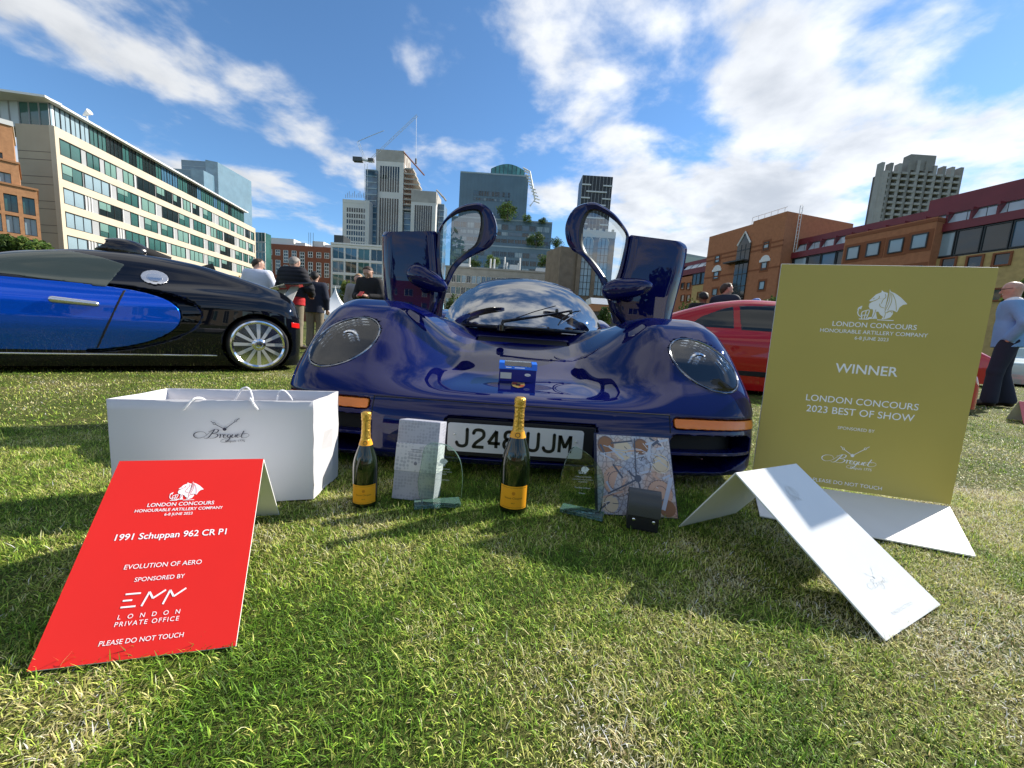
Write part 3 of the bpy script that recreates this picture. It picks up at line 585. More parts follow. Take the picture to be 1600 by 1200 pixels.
    for c, r in (((.27, .42), .19), ((.27, .42), .12), ((.80, .30), .16), ((.80, .30), .09), ((.13, .86), .1), ((.60, .62), .11), ((.2, .14), .11), ((.60, .86), .09), ((.84, .66), .1)):
        a0 = rg.uniform(0, 6); pr(ring(c, r, .006, a0, a0+5), dark, .0006)
        pr([q for i in range(26) for q in stroke([(c[0]+r*.90*math.cos(i*.2417), c[1]+r*.90*math.sin(i*.2417)), (c[0]+r*math.cos(i*.2417), c[1]+r*math.sin(i*.2417))], .006, 1)], brz, .0006)
    for _ in range(26):
        x, y = rg.uniform(.08, .92), rg.uniform(.08, .92); a = rg.uniform(0, 3.1); l = rg.uniform(.015, .05)
        pr(stroke([(x-l*math.cos(a), y-l*math.sin(a)), (x+l*math.cos(a), y+l*math.sin(a))], .008, 1), rg.choice([lite, dark, lite]), .00065)
    for P, wv in (([(.05, .74), (.3, .78), (.5, .72), (.75, .78), (.95, .70)], .012), ([(.1, .85), (.35, .80), (.6, .82), (.94, .62)], .01), ([(.96, .5), (.82, .10)], .05)): pr(stroke(P, wv, 5), steel, .0007)
    for P, wv in (([(.52, .96), (.51, .46)], .016), ([(.53, .46), (.14, .26)], .02), ([(.53, .46), (.56, .28)], .016), ([(.42, .56), (.46, .50), (.53, .47)], .02)): pr(stroke(P, wv, 3), dark, .0009)
    pr(disc((.53, .465), .045), dark, .0010)
def watch_pouch():
    t = thing('watch_pouch', 'small black leather watch pouch with two silver studs beside the picture box', 'pouch', (.437, 1.15, 0), R(-14))
    lea = mat('black_leather', (.012, .013, .016), .38, bump=.25, bscale=350); gl = mat('sky_sheen_leather', (.045, .05, .052), .30, bump=.15, bscale=350)  # flap is greyer: sky sheen on black leather is put into its colour
    prof = [(-.034, .004), (-.036, .05), (-.030, .088), (-.012, .112), (.010, .116), (.026, .1), (.034, .06), (.034, .004)]
    V = crom([(0, y, z) for y, z in prof], 5); wd = .046
    P = [A_([-wd, p[1], p[2]]) for p in V]
    bevel(MB().prism(P, (1, 0, 0), 2*wd).build('body', lea, t, True, 50), .003, 2)
    fl = [(p[1], p[2]) for p in crom([(0, -.0405, .052), (0, -.034, .092), (0, -.013, .1165), (0, .012, .120), (0, .03, .1)], 6)]
    mb = MB(); k = len(fl); Vv = []
    for o in (0, .003):
        for y, z in fl: Vv += [(-wd-.002, y-o*.8, z+o*.8), (wd+.002, y-o*.8, z+o*.8)]
    F = [(2*i, 2*i+1, 2*i+3, 2*i+2) for i in range(k-1)]+[(2*k+2*i+2, 2*k+2*i+3, 2*k+2*i+1, 2*k+2*i) for i in range(k-1)]+[(0, 2*k, 2*k+1, 1)]+[(2*i, 2*i+2, 2*k+2*i+2, 2*k+2*i) for i in range(k-1)]+[(2*i+3, 2*i+1, 2*k+2*i+1, 2*k+2*i+3) for i in range(k-1)]
    link('flap', mesh('flap', Vv, F, True, 40), gl, t)
    for x in (-.028, .030): MB().lathe([(.0048, 0), (.0046, .0016), (.003, .0028), (.0005, .003)], 16, (0, 0, 0), 1).build('stud', mat('silver', (.8, .8, .8), .2, 1), t, True, loc=(x, -.0365-.003, .040)).rotation_euler = (0, 0, math.pi)
def toy_box():
    t = thing('model_car_box', 'small dark blue card box with bright blue rim on the bonnet', 'box', (.022, 1.77, .362), R(1)); t.rotation_euler = (R(5), 0, R(1))
    nb = mat('blue_card', (.008, .018, .22), .3); br = mat('bright_blue_card', (.015, .16, .72), .3); clear = glass_mat('clear_film', (.8, .88, .95))
    x, d, h = .084, .042, .062
    bevel(MB().box((-x, -d, 0), (x, d, h)).build('box', nb, t), .002)
    m = MB()
    for a, b in (((-x-.002, -d-.002, h), (-x+.022, d, h+.026)), ((x-.022, -d-.002, h), (x+.002, d, h+.026))): m.hexa([(a[0], a[1], a[2]), (b[0], a[1], a[2]), (b[0], b[1], a[2]), (a[0], b[1], a[2]), (a[0], a[1]+.012, b[2]), (b[0], a[1]+.012, b[2]), (b[0], b[1], b[2]), (a[0], b[1], b[2])])
    m.hexa([(-x+.0225, -d-.002, h+.0005), (x-.0225, -d-.002, h+.0005), (x-.0225, d, h+.0005), (-x+.0225, d, h+.0005), (-x+.0225, -d+.006, h+.012), (x-.0225, -d+.006, h+.012), (x-.0225, d, h+.012), (-x+.0225, d, h+.012)])
    m.build('rim', br, t)
    MB().plate([(-x+.023, -d+.010, h+.013), (x-.023, -d+.010, h+.013), (x-.023, d-.005, h+.027), (-x+.023, d-.005, h+.027)], .001).build('window', clear, t)
    fn = plane_fn((0, -d-.0008, 0), (1, 0, 0), (0, 0, 1)); wh = mat('sticker_white', (.62, .62, .6), .4)
    flat('sticker', [[(-.078, .018), (-.028, .018), (-.028, .046), (-.078, .046)]], fn, wh, t)
    flat('sticker', [[(.045+.014*math.cos(a), .040+.0065*math.sin(a)) for a in np.linspace(0, 6.28, 17)[:-1]]], fn, WHITE_INK, t)
    flat('small_print', stroke([(.036, .040), (.054, .040)], .002, 1), fn, mat('grey_ink', (.25, .25, .3), .5), t, .0012)
    f2 = plane_fn((0, -d-.0024, h+.0005), (1, 0, 0), A_([0, .008, .0115])/.014)
    flat('small_print', stroke([(-.055, .008), (-.03, .008)], .004, 1)+stroke([(-.015, .008), (.03, .008)], .004, 1), f2, WHITE_INK, t, .001)
red_sign(); gold_sign(); white_sign(); paper_bag()
bottle((.030, 1.22, 0), 1.0, R(-2), 'larger champagne bottle with yellow label in front of the number plate', 1)
bottle((-.452, 1.184, 0), .807, R(14), 'smaller champagne bottle with yellow label beside the paper bag', 1)
award([(-.262, .206), (-.195, .208), (-.158, .175), (-.143, .128), (-.140, .07), (-.150, .010), (-.205, .008), (-.262, .010), (-.283, .07), (-.278, .13)], 1.185, (A_([-.286, 1.163, 0]), A_([-.142, 1.205, 0])), 'clear glass award in front of the grey gift box', .06, False)
award([(.210, .222), (.250, .214), (.292, .182), (.318, .140), (.322, .08), (.312, .010), (.255, .008), (.200, .010), (.180, .06), (.180, .13)], 1.195, (A_([.186, 1.215, 0]), A_([.318, 1.166, 0])), 'clear glass award leaning beside the watch picture box', .08, True)
gift_box(); art_book(); watch_pouch(); toy_box()

# ================================================================== cars
NAVY = mat('navy_paint', (.0022, .0040, .062), .5, metal=0, coat=1., spec=.0, coatrough=.008)
GLOSS_BLACK = mat('gloss_black', (.004, .004, .006), .18, coat=.4)
MATT_BLACK = mat('matt_black', (.006, .006, .007), .7)
TYRE = mat('tyre_rubber', (.012, .012, .013), .75, bump=.3, bscale=90)
CHROME = mat('chrome', (.82, .82, .83), .12, metal=1)
ALLOY = mat('polished_alloy', (.78, .78, .79), .38, metal=.8)
def wheel(parent, loc, r, wd, side, spokes, rim_r, hub=.3):
    t = link('wheel', None, None, parent, loc)
    MB().lathe([(rim_r*.99, -wd/2), (r*.93, -wd/2), (r*.985, -wd*.42), (r, -wd*.3), (r, wd*.3), (r*.985, wd*.42), (r*.93, wd/2), (rim_r*.99, wd/2), (rim_r*.97, 0)], 56, ax=0).build('tyre', TYRE, t, True, 40)
    o = wd/2*side
    MB().lathe([(rim_r*1.02, o*.9), (rim_r*1.03, o*1.0), (rim_r*.97, o*1.03), (rim_r*.90, o*.92), (rim_r*.88, o*.2), (rim_r*.96, 0)], 56, ax=0).build('rim', CHROME, t, True, 40)
    MB().lathe([(.005, -.01), (rim_r*.88, -.01), (rim_r*.88, .01), (.005, .01)], 40, (o*.05, 0, 0), ax=0).build('brake_disc', MATT_BLACK, t, True, 40)
    MB().lathe([(.004, o*.70), (rim_r*hub, o*.72), (rim_r*hub, o*.93), (rim_r*hub*.8, o*1.02), (rim_r*hub*.55, o*1.03), (rim_r*hub*.5, o*.97), (.004, o*.99)], 32, ax=0).build('hub', CHROME, t, True, 40)
    for i in range(spokes):
        a = 2*math.pi*i/spokes; c, s = math.cos(a), math.sin(a); P = []
        for rr, hw, x0, x1 in ((rim_r*hub*.9, rim_r*.055, o*.72, o*.94), (rim_r*.93, rim_r*.075, o*.72, o*.90)):
            for x in (x0, x1):
                for sg in (-1, 1): P.append((x, c*rr-s*hw*sg, s*rr+c*hw*sg))
        MB().add(P, [(0, 1, 3, 2), (4, 6, 7, 5), (0, 4, 5, 1), (2, 3, 7, 6), (0, 2, 6, 4), (1, 5, 7, 3)]).build('spoke', ALLOY, t)
    return t
def supercar():
    ox, oy = .045, 1.42
    car = thing('supercar', 'dark blue mid engined supercar with both doors raised, nose to camera', 'car', (ox, oy, 0))
    zc = spline([-.1, 0, .15, .33, .6, .88, 1.0, 1.15, 1.6, 2.4, 3.0, 3.6, 4.15], [.25, .302,   .336, .370, .463, .556, .598, .625, .63, .66, .70, .66, .55])
    zf = spline([-.1, 0, .1, .2, .33, .45, .55, .68, .82, 1.0, 1.2, 1.34, 1.46, 2.15, 2.35, 2.6, 3.0, 3.6, 4.15], [.25, .295, .338, .408, .520, .615, .675, .712, .714, .680, .62, .50, .33, .33, .56, .74, .80, .74, .60])
    inn = spline([0, .4, 1.0, 1.4, 4.2], [.30, .27, .25, .34, .34])
    plan = spline([0, .3, .6, .75, .85, .95, 1.0, 1.03, 1.15], [0, .006, .022, .040, .060, .095, .135, .19, .5])
    wid = spline([-.1, .5, .75, 1.3, 1.9, 2.6, 3.2, 4.2], [1.01, 1.022, 1.02, .985, .965, .995, 1.0, .93])
    back = 4.12
    def raw(p):
        x, y, z = p; ax = np.abs(x)
        b = sstep(0, 1, (ax-inn(y))/(.69-inn(y)))
        zt = zc(y)*(1-b)+zf(y)*b
        dz = (z-zt)*.86
        yf = plan(ax)+.016*sstep(.308, .285, z)+.05*sstep(.10, .03, z)
        f = smax(dz, ax-wid(y), .17)
        f = smax(f, (yf-y)*.95, .13)
        f = smax(f, y-back, .12)
        return np.maximum(f, .055-z)
    def e2(x, z, s=0.):                                    # headlamp outline seen from the front
        dx, dz = x-.808, z-.500; c, sn = math.cos(R(-24)), math.sin(R(-24))
        return (np.sqrt(((dx*c+dz*sn)/(.146+s))**2+((-dx*sn+dz*c)/(.100+s))**2)-1)*.1
    def rbox(ax, z, x0, x1, z0, z1, r):
        qx = np.abs(ax-(x0+x1)/2)-(x1-x0)/2+r; qz = np.abs(z-(z0+z1)/2)-(z1-z0)/2+r
        return np.sqrt(np.maximum(qx, 0)**2+np.maximum(qz, 0)**2)+np.minimum(np.maximum(qx, qz), 0)-r
    ind = lambda ax, z: rbox(ax, z, .60, .975, .250, .291, .013)
    gri = lambda ax, z: np.maximum(rbox(ax, z, .585, .955, .078, .228, .03), -(z-.03-.11*sstep(.70, .99, ax)))
    def body(p):
        x, y, z = p; ax = np.abs(x); f0 = raw(p); f = f0
        front = y-.75
        cut = lambda f, m, dep: np.maximum(f, -np.maximum(m, -dep-f0))
        f = cut(f, np.maximum(e2(ax, z), front), .11)
        f = cut(f, np.maximum(ind(ax, z), front), .02)
        f = cut(f, np.maximum(gri(ax, z), front), .10)
        f = cut(f, np.maximum(rbox(ax, z, -.30, .30, .088, .246, .02), front), .028)
        f = cut(f, np.maximum(rbox(ax, y, -.27, .27, .800, .885, .02), .3-z), .05)
        for yw, rr in ((.74, .335), (3.1, .36)):
            f = np.maximum(f, -np.maximum(np.sqrt((y-yw)**2+(z-.30)**2)-rr, .60-ax))
        f = np.maximum(f, -np.maximum(np.maximum(rbox(ax, y, -.58, .58, 1.10, 2.40, .12), .22-z), -1))      # cockpit
        f = np.maximum(f, -np.maximum(np.maximum(np.abs(y-1.82)-.40, .36-z), .3-ax))                           # door openings
        return f
    solid('body', body, (0, -.06, .03), (1.03, 4.18, .86), .0105, NAVY, car, sym=True)
    def surf(x, z, f=raw, lo=-.1, hi=.9):
        for _ in range(40):
            m = (lo+hi)/2
            if float(f((np.float32(x), np.float32(m), np.float32(z)))) > 0: lo = m
            else: hi = m
        return lo
    lens = glass_mat('headlight_lens', (.84, .88, .90), .0, 1.9); bowlm = mat('headlamp_bowl', (.15, .165, .175), .3, metal=.2)
    for s in (-1, 1):
        h = link('headlight', None, None, car)
        fl = lambda p: np.maximum(np.maximum(raw(p)-.001, -(raw(p)+.008)), np.maximum(e2(np.abs(p[0]), p[2], -.004), p[1]-.7))
        lo, hi = ((.60, .05, .36), (.99, .62, .66)); X = lambda a, b: ((a[0] if s > 0 else -b[0], a[1], a[2]), (b[0] if s > 0 else -a[0], b[1], b[2]))
        l_, h_ = X(lo, hi); solid('lens', fl, l_, h_, .0042, lens, h)
        fb = lambda p: np.maximum(np.maximum(raw(p)+.085, -(raw(p)+.107)), np.maximum(e2(np.abs(p[0]), p[2], .002), p[1]-.75))
        l_, h_ = X((.58, .05, .30), (1.0, .75, .68)); solid('bowl', fb, l_, h_, .008, bowlm, h)
        P = []
        for a in np.linspace(0, 2*math.pi, 60):
            c, sn = math.cos(R(-24)), math.sin(R(-24)); u, v = .1455*math.cos(a), .0995*math.sin(a); x = .808+u*c-v*sn; z = .500+u*sn+v*c
            P.append((s*x, surf(x, z)-.001, z))
        MB().tube(P, .0042, 6, False).build('rim', mat('dark_chrome', (.30, .31, .33), .15, metal=1), h, True)
        cy = surf(.80, .50)+.04
        MB().lathe([(.050, .07), (.052, .02), (.047, .0), (.040, -.004), (.038, .012), (.030, .02), (.004, .026)], 32, (0, 0, 0), 1).build('lamp', CHROME, h, True, loc=(s*.80, cy, .50))
        MB().lathe([(.038, .0), (.032, -.012), (.018, -.020), (.003, -.023)], 24, (0, 0, 0), 1).build('lamp_lens', lens, h, True, loc=(s*.80, cy+.006, .50))
        fi = lambda p: np.maximum(np.maximum(raw(p)-.004, -(raw(p)+.018)), np.maximum(ind(np.abs(p[0]), p[2])+.003, p[1]-.6))
        l_, h_ = X((.58, -.02, .235), (.99, .40, .305)); solid('indicator', fi, l_, h_, .005, mat('amber_lens', (.80, .20, .012), .14, coat=.6, bump=.25, bscale=120), car)
        # grille: dark hollow and the painted bars across it
        fg = lambda p: np.maximum(np.maximum(raw(p)+.075, -(raw(p)+.115)), np.maximum(gri(np.abs(p[0]), p[2])-.01, p[1]-.7))
        l_, h_ = X((.56, -.02, .04), (.99, .42, .25)); solid('grille_hollow', fg, l_, h_, .012, MATT_BLACK, car)
        for z in (.155,):
            fs = lambda p: np.maximum(np.maximum(raw(p)+.002, -(raw(p)+.05)), np.maximum(np.abs(p[2]-z)-.0065, np.maximum(gri(np.abs(p[0]), np.full_like(p[2], z))-.012, p[1]-.7)))
            l_, h_ = X((.56, -.02, z-.015), (.98, .40, z+.015)); solid('grille_bar', fs, l_, h_, .0045, NAVY, car)
    bevel(MB().box((-.285, surf(.05, .17)+.010, .095), (.285, surf(.05, .17)+.024, .240)).build('plate_recess', MATT_BLACK, car), .004)
    MB().hexa([(-.262, .80, .515), (.262, .80, .515), (.262, .885, .545), (-.262, .885, .545), (-.262, .80, .52), (.262, .80, .52), (.262, .885, .55), (-.262, .885, .55)]).build('vent_grille', MATT_BLACK, car)
    # number plate
    py = surf(.05, .17)+.004; np_ = link('number_plate', None, None, car, (-.018, py, .170))
    pl = [( .262*sx*1.0, 0, .0) for sx in (1,)]
    rr = []
    for cx, cz, a0 in ((.252, .046, 0), (-.252, .046, 90), (-.252, -.046, 180), (.252, -.046, 270)):
        rr += [(cx+.010*math.cos(R(a0+k*22.5)), 0, cz+.010*math.sin(R(a0+k*22.5))) for k in range(5)]
    MB().prism(rr, (0, 1, 0), .004).build('plate', mat('plate_white', (.60, .61, .62), .3, var=.03), np_)
    fn = lambda u, v, off=0: A_([u, -.0008, v]); blk = mat('plate_black', (.008, .008, .009), .35)
    G = {'J': [[(.9, 1), (.9, .25), (.78, .06), (.5, .0), (.2, .06), (.08, .22)]], '2': [[(.08, .78), (.2, .95), (.5, 1), (.82, .94), (.92, .74), (.82, .55), (.3, .24), (.1, .0)], [(.08, .0), (.95, .0)]],
         '4': [[(.68, 0), (.68, 1)], [(.68, 1), (.05, .28)], [(.03, .27), (1, .27)]], '8': [[(.5, .54), (.2, .60), (.12, .78), (.22, .95), (.5, 1), (.78, .95), (.88, .78), (.8, .60), (.5, .54), (.18, .46), (.06, .26), (.18, .05), (.5, 0), (.82, .05), (.94, .26), (.82, .46), (.5, .54)]],
         'U': [[(.08, 1), (.08, .28), (.2, .06), (.5, .0), (.8, .06), (.92, .28), (.92, 1)]], 'M': [[(.07, 0), (.07, 1)], [(.93, 0), (.93, 1)], [(.08, .98), (.5, .28)], [(.92, .98), (.5, .28)]]}
    for ch, x0 in zip('J248UJM', (-.230, -.166, -.106, -.046, .044, .106, .168)):
        polys = []
        for P in G[ch]:
            P = [(x0+px*.048, -.034+pz*.068) for px, pz in P]; polys += stroke(P, .0125, 6 if len(P) > 2 else 1)
            for q in (P[0], P[-1]): polys.append([(q[0]+.006*math.cos(a), q[1]+.006*math.sin(a)) for a in np.linspace(0, 6.28, 9)[:-1]]) if len(P) > 2 else None
        k = flat('character', polys, fn, blk, np_)
    for x in (-.235, .235): MB().lathe([(.0045, 0), (.004, -.002), (.001, -.003)], 12, (0, 0, 0), 1).build('screw', ALLOY, np_, True, loc=(x, 0, .012))
    # shut line between nose lid and bumper
    MB().tube([(x, surf(abs(x), .301)-.0004, .301) for x in np.linspace(-.585, .585, 60)], .0022, 5).build('shut_line', MATT_BLACK, car)
    for s in (-1, 1): MB().tube([(s*.585, surf(.585, z)-.0004, z) for z in np.linspace(.301, .235, 8)], .002, 5).build('shut_line', MATT_BLACK, car)
    # crest on the nose
    cy_, cz_ = .165, None
    def top(x, y):
        lo, hi = .1, .8
        for _ in range(40):
            m = (lo+hi)/2
            if float(raw((np.float32(x), np.float32(y), np.float32(m)))) < 0: lo = m
            else: hi = m
        return lo
    cr = link('crest', None, None, car)
    g1 = lambda u, v, off=0: A_([u-.018, .255+v*.97, top(u-.018, .255+v*.97)+.0015+off])
    sh = [(-.028, .036), (0, .041), (.028, .036), (.030, .0), (.022, -.026), (0, -.044), (-.022, -.026), (-.030, 0)]
    flat('shield', [sh], g1, mat('crest_gold', (.62, .44, .14), .3, metal=.7), cr, .001)
    rd, bk = mat('crest_red', (.45, .02, .02), .3), mat('crest_black', (.01, .01, .01), .3)
    flat('stripe', [[(-.026, .010), (-.004, .010), (-.004, .016), (-.026, .016)], [(-.026, .024), (-.004, .024), (-.004, .030), (-.026, .030)], [(.004, -.022), (.022, -.022), (.024, -.016), (.004, -.016)], [(.004, -.010), (.026, -.010), (.026, -.004), (.004, -.004)]], g1, rd, cr, .0016)
    flat('stripe', [[(-.026, .017), (-.004, .017), (-.004, .023), (-.026, .023)], [(.004, -.015), (.025, -.015), (.026, -.011), (.004, -.011)], [(-.010, -.012), (.010, -.012), (.010, .010), (-.010, .010)]], g1, bk, cr, .0020)
    # windscreen and roof: one bubble, cut into glass and panel
    yc, a_, w_ = 1.75, .87, .65; nth, nr = 120, 40; V = []; F1 = []; F2 = []
    for i in range(nth):
        th = 2*math.pi*i/nth; c, s = math.cos(th), math.sin(th)
        for j in range(nr+1):
            rho = math.sin(.5*math.pi*j/nr)
            x = w_*math.copysign(abs(c)**(2/2.3), c)*rho; y = yc+a_*math.copysign(abs(s)**(2/2.2), s)*rho
            ex = .5+.32*s*s; V.append((x, y, .605+.405*max(0, 1-rho**2.1)**ex))
    for i in range(nth):
        for j in range(nr):
            A, B = i*(nr+1)+j, ((i+1) % nth)*(nr+1)+j; q = [A, A+1, B+1, B] if j else [A, A+1, B+1]
            cx = np.mean([V[k] for k in q], 0); yh = 1.50-.42*(cx[0]/w_)**2
            if cx[1] < yh and cx[2] > .607: F1.append(q)
            elif abs(cx[0]) < .34 or cx[1] > 2.3: F2.append(q)
    link('windscreen', mesh('windscreen', V, F1, True), glass_mat('windscreen_glass', (.18, .22, .23), .0, 7.0), car)
    sl_ = link('roof', mesh('roof', V, F2, True), NAVY, car); m = sl_.modifiers.new('thick', 'SOLIDIFY'); m.thickness = .02
    fr = MB()
    E = [p for p in [(w_*1.0*math.copysign(abs(math.cos(t))**(2/2.3), math.cos(t)), yc+a_*math.copysign(abs(math.sin(t))**(2/2.2), math.sin(t)), .612) for t in np.linspace(math.pi*1.02, math.pi*1.98, 40)]]
    fr.tube(E, .012, 8).build('windscreen_seal', GLOSS_BLACK, car, True)
    hd = []
    for x in np.linspace(-.56, .56, 31):
        y = 1.50-.42*(x/w_)**2; rho = (abs(x/w_)**2.3+abs((y-yc)/a_)**2.2); hd.append((x, y, .605+.405*max(.0, 1-rho)**.55+.002))
    # cabin
    tan = mat('tan_leather', (.42, .25, .13), .5, var=.08, scale=20); dk = mat('dark_trim', (.012, .012, .014), .6)
    MB().box((-.56, 1.12, .20), (.56, 2.38, .235)).build('cabin_floor', dk, car)
    solid('dashboard', lambda p: smax(smax(np.abs(p[0])-.52, np.abs(p[1]-1.20-.0*p[0])-.17, .08), np.abs(p[2]-.50)-.13, .10), (-.6, .95, .3), (.6, 1.45, .7), .02, dk, car)
    for s in (-1, 1):
        st = link('seat', None, None, car)
        solid('cushion', lambda p: smax(smax(np.abs(p[0]-s*.27)-.20, np.abs(p[1]-1.78)-.24, .08), np.abs(p[2]-.36)-.09, .08), (s*.27-.25, 1.45, .2), (s*.27+.25, 2.1, .52), .02, tan, st)
        solid('backrest', lambda p: smax(smax(np.abs(p[0]-s*.27)-.20, np.abs(p[1]-2.08-.35*(p[2]-.6))-.07, .08), np.abs(p[2]-.62)-.25, .12), (s*.27-.25, 1.8, .3), (s*.27+.25, 2.4, .95), .02, tan, st)
        solid('sill_trim', lambda p: smax(smax(np.abs(p[0]-s*.70)-.16, np.abs(p[1]-1.82)-.39, .08), np.abs(p[2]-.42)-.14, .14), (s*.70-.2, 1.38, .2), (s*.70+.2, 2.28, .62), .02, tan, car)
    MB().tube([(-.27+.16*math.cos(t), 1.42+.06*math.sin(t), .62+.15*math.sin(t)) for t in np.linspace(0, 2*math.pi, 28)], .014, 8, False).build('steering_wheel', dk, car, True)
    for yw in (.74, 3.1):
        for s in (-1, 1): wheel(car, (s*.83, yw, .305), .305, .25, s, 10, .21)
    base = A_([ox, oy, 0])
    # wipers
    wp = link('wiper', None, None, car); q = lambda x, y, Y: at(x, y, Y)-base
    MB().tube([q(783, 512, 2.22), q(786, 502, 2.22), q(800, 500, 2.23), q(845, 494, 2.25), q(890, 486, 2.29)], [.012, .012, .009, .007, .006], 8).build('arm', GLOSS_BLACK, wp, True)
    MB().tube([q(806, 497, 2.23), q(835, 487, 2.26), q(868, 478, 2.30)], .003, 6).build('link_rod', GLOSS_BLACK, wp, True)
    MB().tube(crom([q(872, 508, 2.25), q(880, 497, 2.27), q(895, 488, 2.29), q(907, 486, 2.31)], 5), .004, 6).build('blade', GLOSS_BLACK, wp, True)
    MB().tube(crom([q(876, 506, 2.25), q(888, 498, 2.27), q(900, 491, 2.29), q(907, 486, 2.31)], 5), .003, 6).build('blade_carrier', ALLOY, wp, True)
    MB().lathe([(.022, 0), (.022, .03), (.015, .036), (.002, .038)], 20).build('pivot', GLOSS_BLACK, wp, True, loc=q(783, 514, 2.22)-A_([0, 0, .01]))
    for px in ((870, 486), (892, 488)): MB().lathe([(.008, -.012), (.010, 0), (.008, .012), (.001, .014)], 12).build('joint', GLOSS_BLACK, wp, True, loc=q(*px, 2.29))
    # raised doors
    trim = mat('door_seal', (.02, .02, .022), .35)
    def door(panel_rows, pairs, arm, glass_tint, mir, Y0, bl):
        d = link('door', None, None, car)
        if bl: d['label'] = bl
        nu = 16; V = []
        rows = [[A_(k) for k in r_] for r_ in panel_rows]
        rs = crom([np.concatenate([r_[0], r_[1]]) for r_ in rows], 6); nv = len(rs)
        for sd in (0, 1):
            for k, r_ in enumerate(rs):
                for i in range(nu+1):
                    u = i/nu; px = r_[:2]*(1-u)+r_[2:]*u; edge = max(0, 1-min(u, 1-u)*nu/2.2)
                    Y = Y0+(0.13 if sd else .055*edge**2); V.append(at(px[0], px[1], Y)-base)
        n1 = nv*(nu+1); F = []
        for k in range(nv-1):
            for i in range(nu):
                a = k*(nu+1)+i; F += [(a, a+1, a+nu+2, a+nu+1), (n1+a+nu+1, n1+a+nu+2, n1+a+1, n1+a)]
        for k in range(nv-1):
            for i in (0, nu): a = k*(nu+1)+i; F.append((a, a+nu+1, n1+a+nu+1, n1+a))
        for i in range(nu):
            for k in (0, nv-1): a = k*(nu+1)+i; F.append((a, a+1, n1+a+1, n1+a))
        link('door_skin', mesh('door_skin', V, F, True, 50), NAVY, d)
        o = crom([(*p, 0) for p, _ in pairs], 4, True); i_ = crom([(*p, 0) for _, p in pairs], 4, True); k = len(o); V = []; V2 = []
        for P, Q in zip(o, i_):
            P = P[:2]; Q = Q[:2]; M = P*.72+Q*.28; T = P*.22+Q*.78
            V += [at(*P, Y0+.09)-base, at(*(P*.97+Q*.03), Y0+.044)-base, at(*M, Y0+.034)-base, at(*T, Y0+.040)-base, at(*T, Y0+.09)-base]
            V2 += [at(*T, Y0+.050)-base, at(*Q, Y0+.06)-base, at(*Q, Y0+.105)-base, at(*T, Y0+.115)-base]
        ring = lambda m, k: [((j*m+a), (j*m+(a+1) % m), (((j+1) % k)*m+(a+1) % m), (((j+1) % k)*m+a)) for j in range(k) for a in range(m)]
        link('window_frame', mesh('window_frame', V, ring(5, k), True, 40), NAVY, d)
        link('window_seal', mesh('window_seal', V2, ring(4, k), True, 60), trim, d)
        link('door_window', mesh('door_window', [at(*q_[:2], Y0+.08)-base for q_ in i_], [list(range(k))]), glass_mat('door_glass', glass_tint, 0, 2.7), d)
        A3 = crom([(*p, 0) for p in arm[0]], 5); B3 = crom([(*p, 0) for p in arm[1]], 5); V = []
        for P, Q in zip(A3, B3):
            for f, Yo in ((0, .09), (.04, .046), (.5, .038), (.96, .046), (1, .09)): V.append(at(*(P[:2]*(1-f)+Q[:2]*f), Y0+Yo)-base)
        m = len(A3); F = [((j*5+a), (j*5+a+1), (j*5+a+6), (j*5+a+5)) for j in range(m-1) for a in range(4)]+[(j*5, j*5+5, j*5+9, j*5+4) for j in range(m-1)]
        link('hinge_arm', mesh('hinge_arm', V, F, True, 40), NAVY, d)
        c, rr, rot = mir; cc = at(*c, Y0-.10)-base
        cs, sn = math.cos(rot), math.sin(rot)
        def fm(p):
            X, Y, Z = p[0]-cc[0], p[1]-cc[1], p[2]-cc[2]; u = X*cs+Z*sn; v = -X*sn+Z*cs
            return (np.sqrt(np.abs(u/rr[0])**2.4+np.abs(v/(rr[1]*(1-.25*u/rr[0])))**2.2+(Y/.06)**2)-1)*rr[1]*.8
        solid('mirror', fm, cc-.2, cc+.2, .008, NAVY, d)
        MB().tube([cc, cc+A_([0, .06, -.03]), at(c[0]+rot*8, c[1]+14, Y0+.02)-base], [.035, .03, .035], 10).build('mirror_arm', NAVY, d, True)
    door([[(606, 505), (668, 506)], [(601, 471), (686, 480)], [(598, 420), (687, 425)], [(596.5, 380), (684, 380)], [(597, 368), (683, 366)], [(601.5, 362), (680, 361)]],
         [((685, 358), (690, 359)), ((699, 338), (699, 345)), ((716, 324), (716, 334)), ((734, 318), (731, 330)), ((751, 317.5), (745, 330)), ((765, 326), (750, 337)), ((774, 342), (751, 349)), ((777, 360), (749, 362)), ((774, 375), (746, 374)), ((765, 387), (741, 383)), ((748, 396), (731, 391)), ((730, 405), (720, 400)), ((716, 417), (709, 410)), ((707, 432), (701, 423)), ((699, 449), (696, 436)), ((689, 452), (693, 436)), ((684, 440), (690, 424)), ((681, 410), (688, 400)), ((682, 380), (688, 378))],
         ([(688, 440), (684, 462), (678, 480), (670, 505)], [(707, 430), (699, 452), (693, 476), (690, 505)]), (.80, .87, .88), ((668, 437), (.128, .060), R(-22)), 2.42, None)
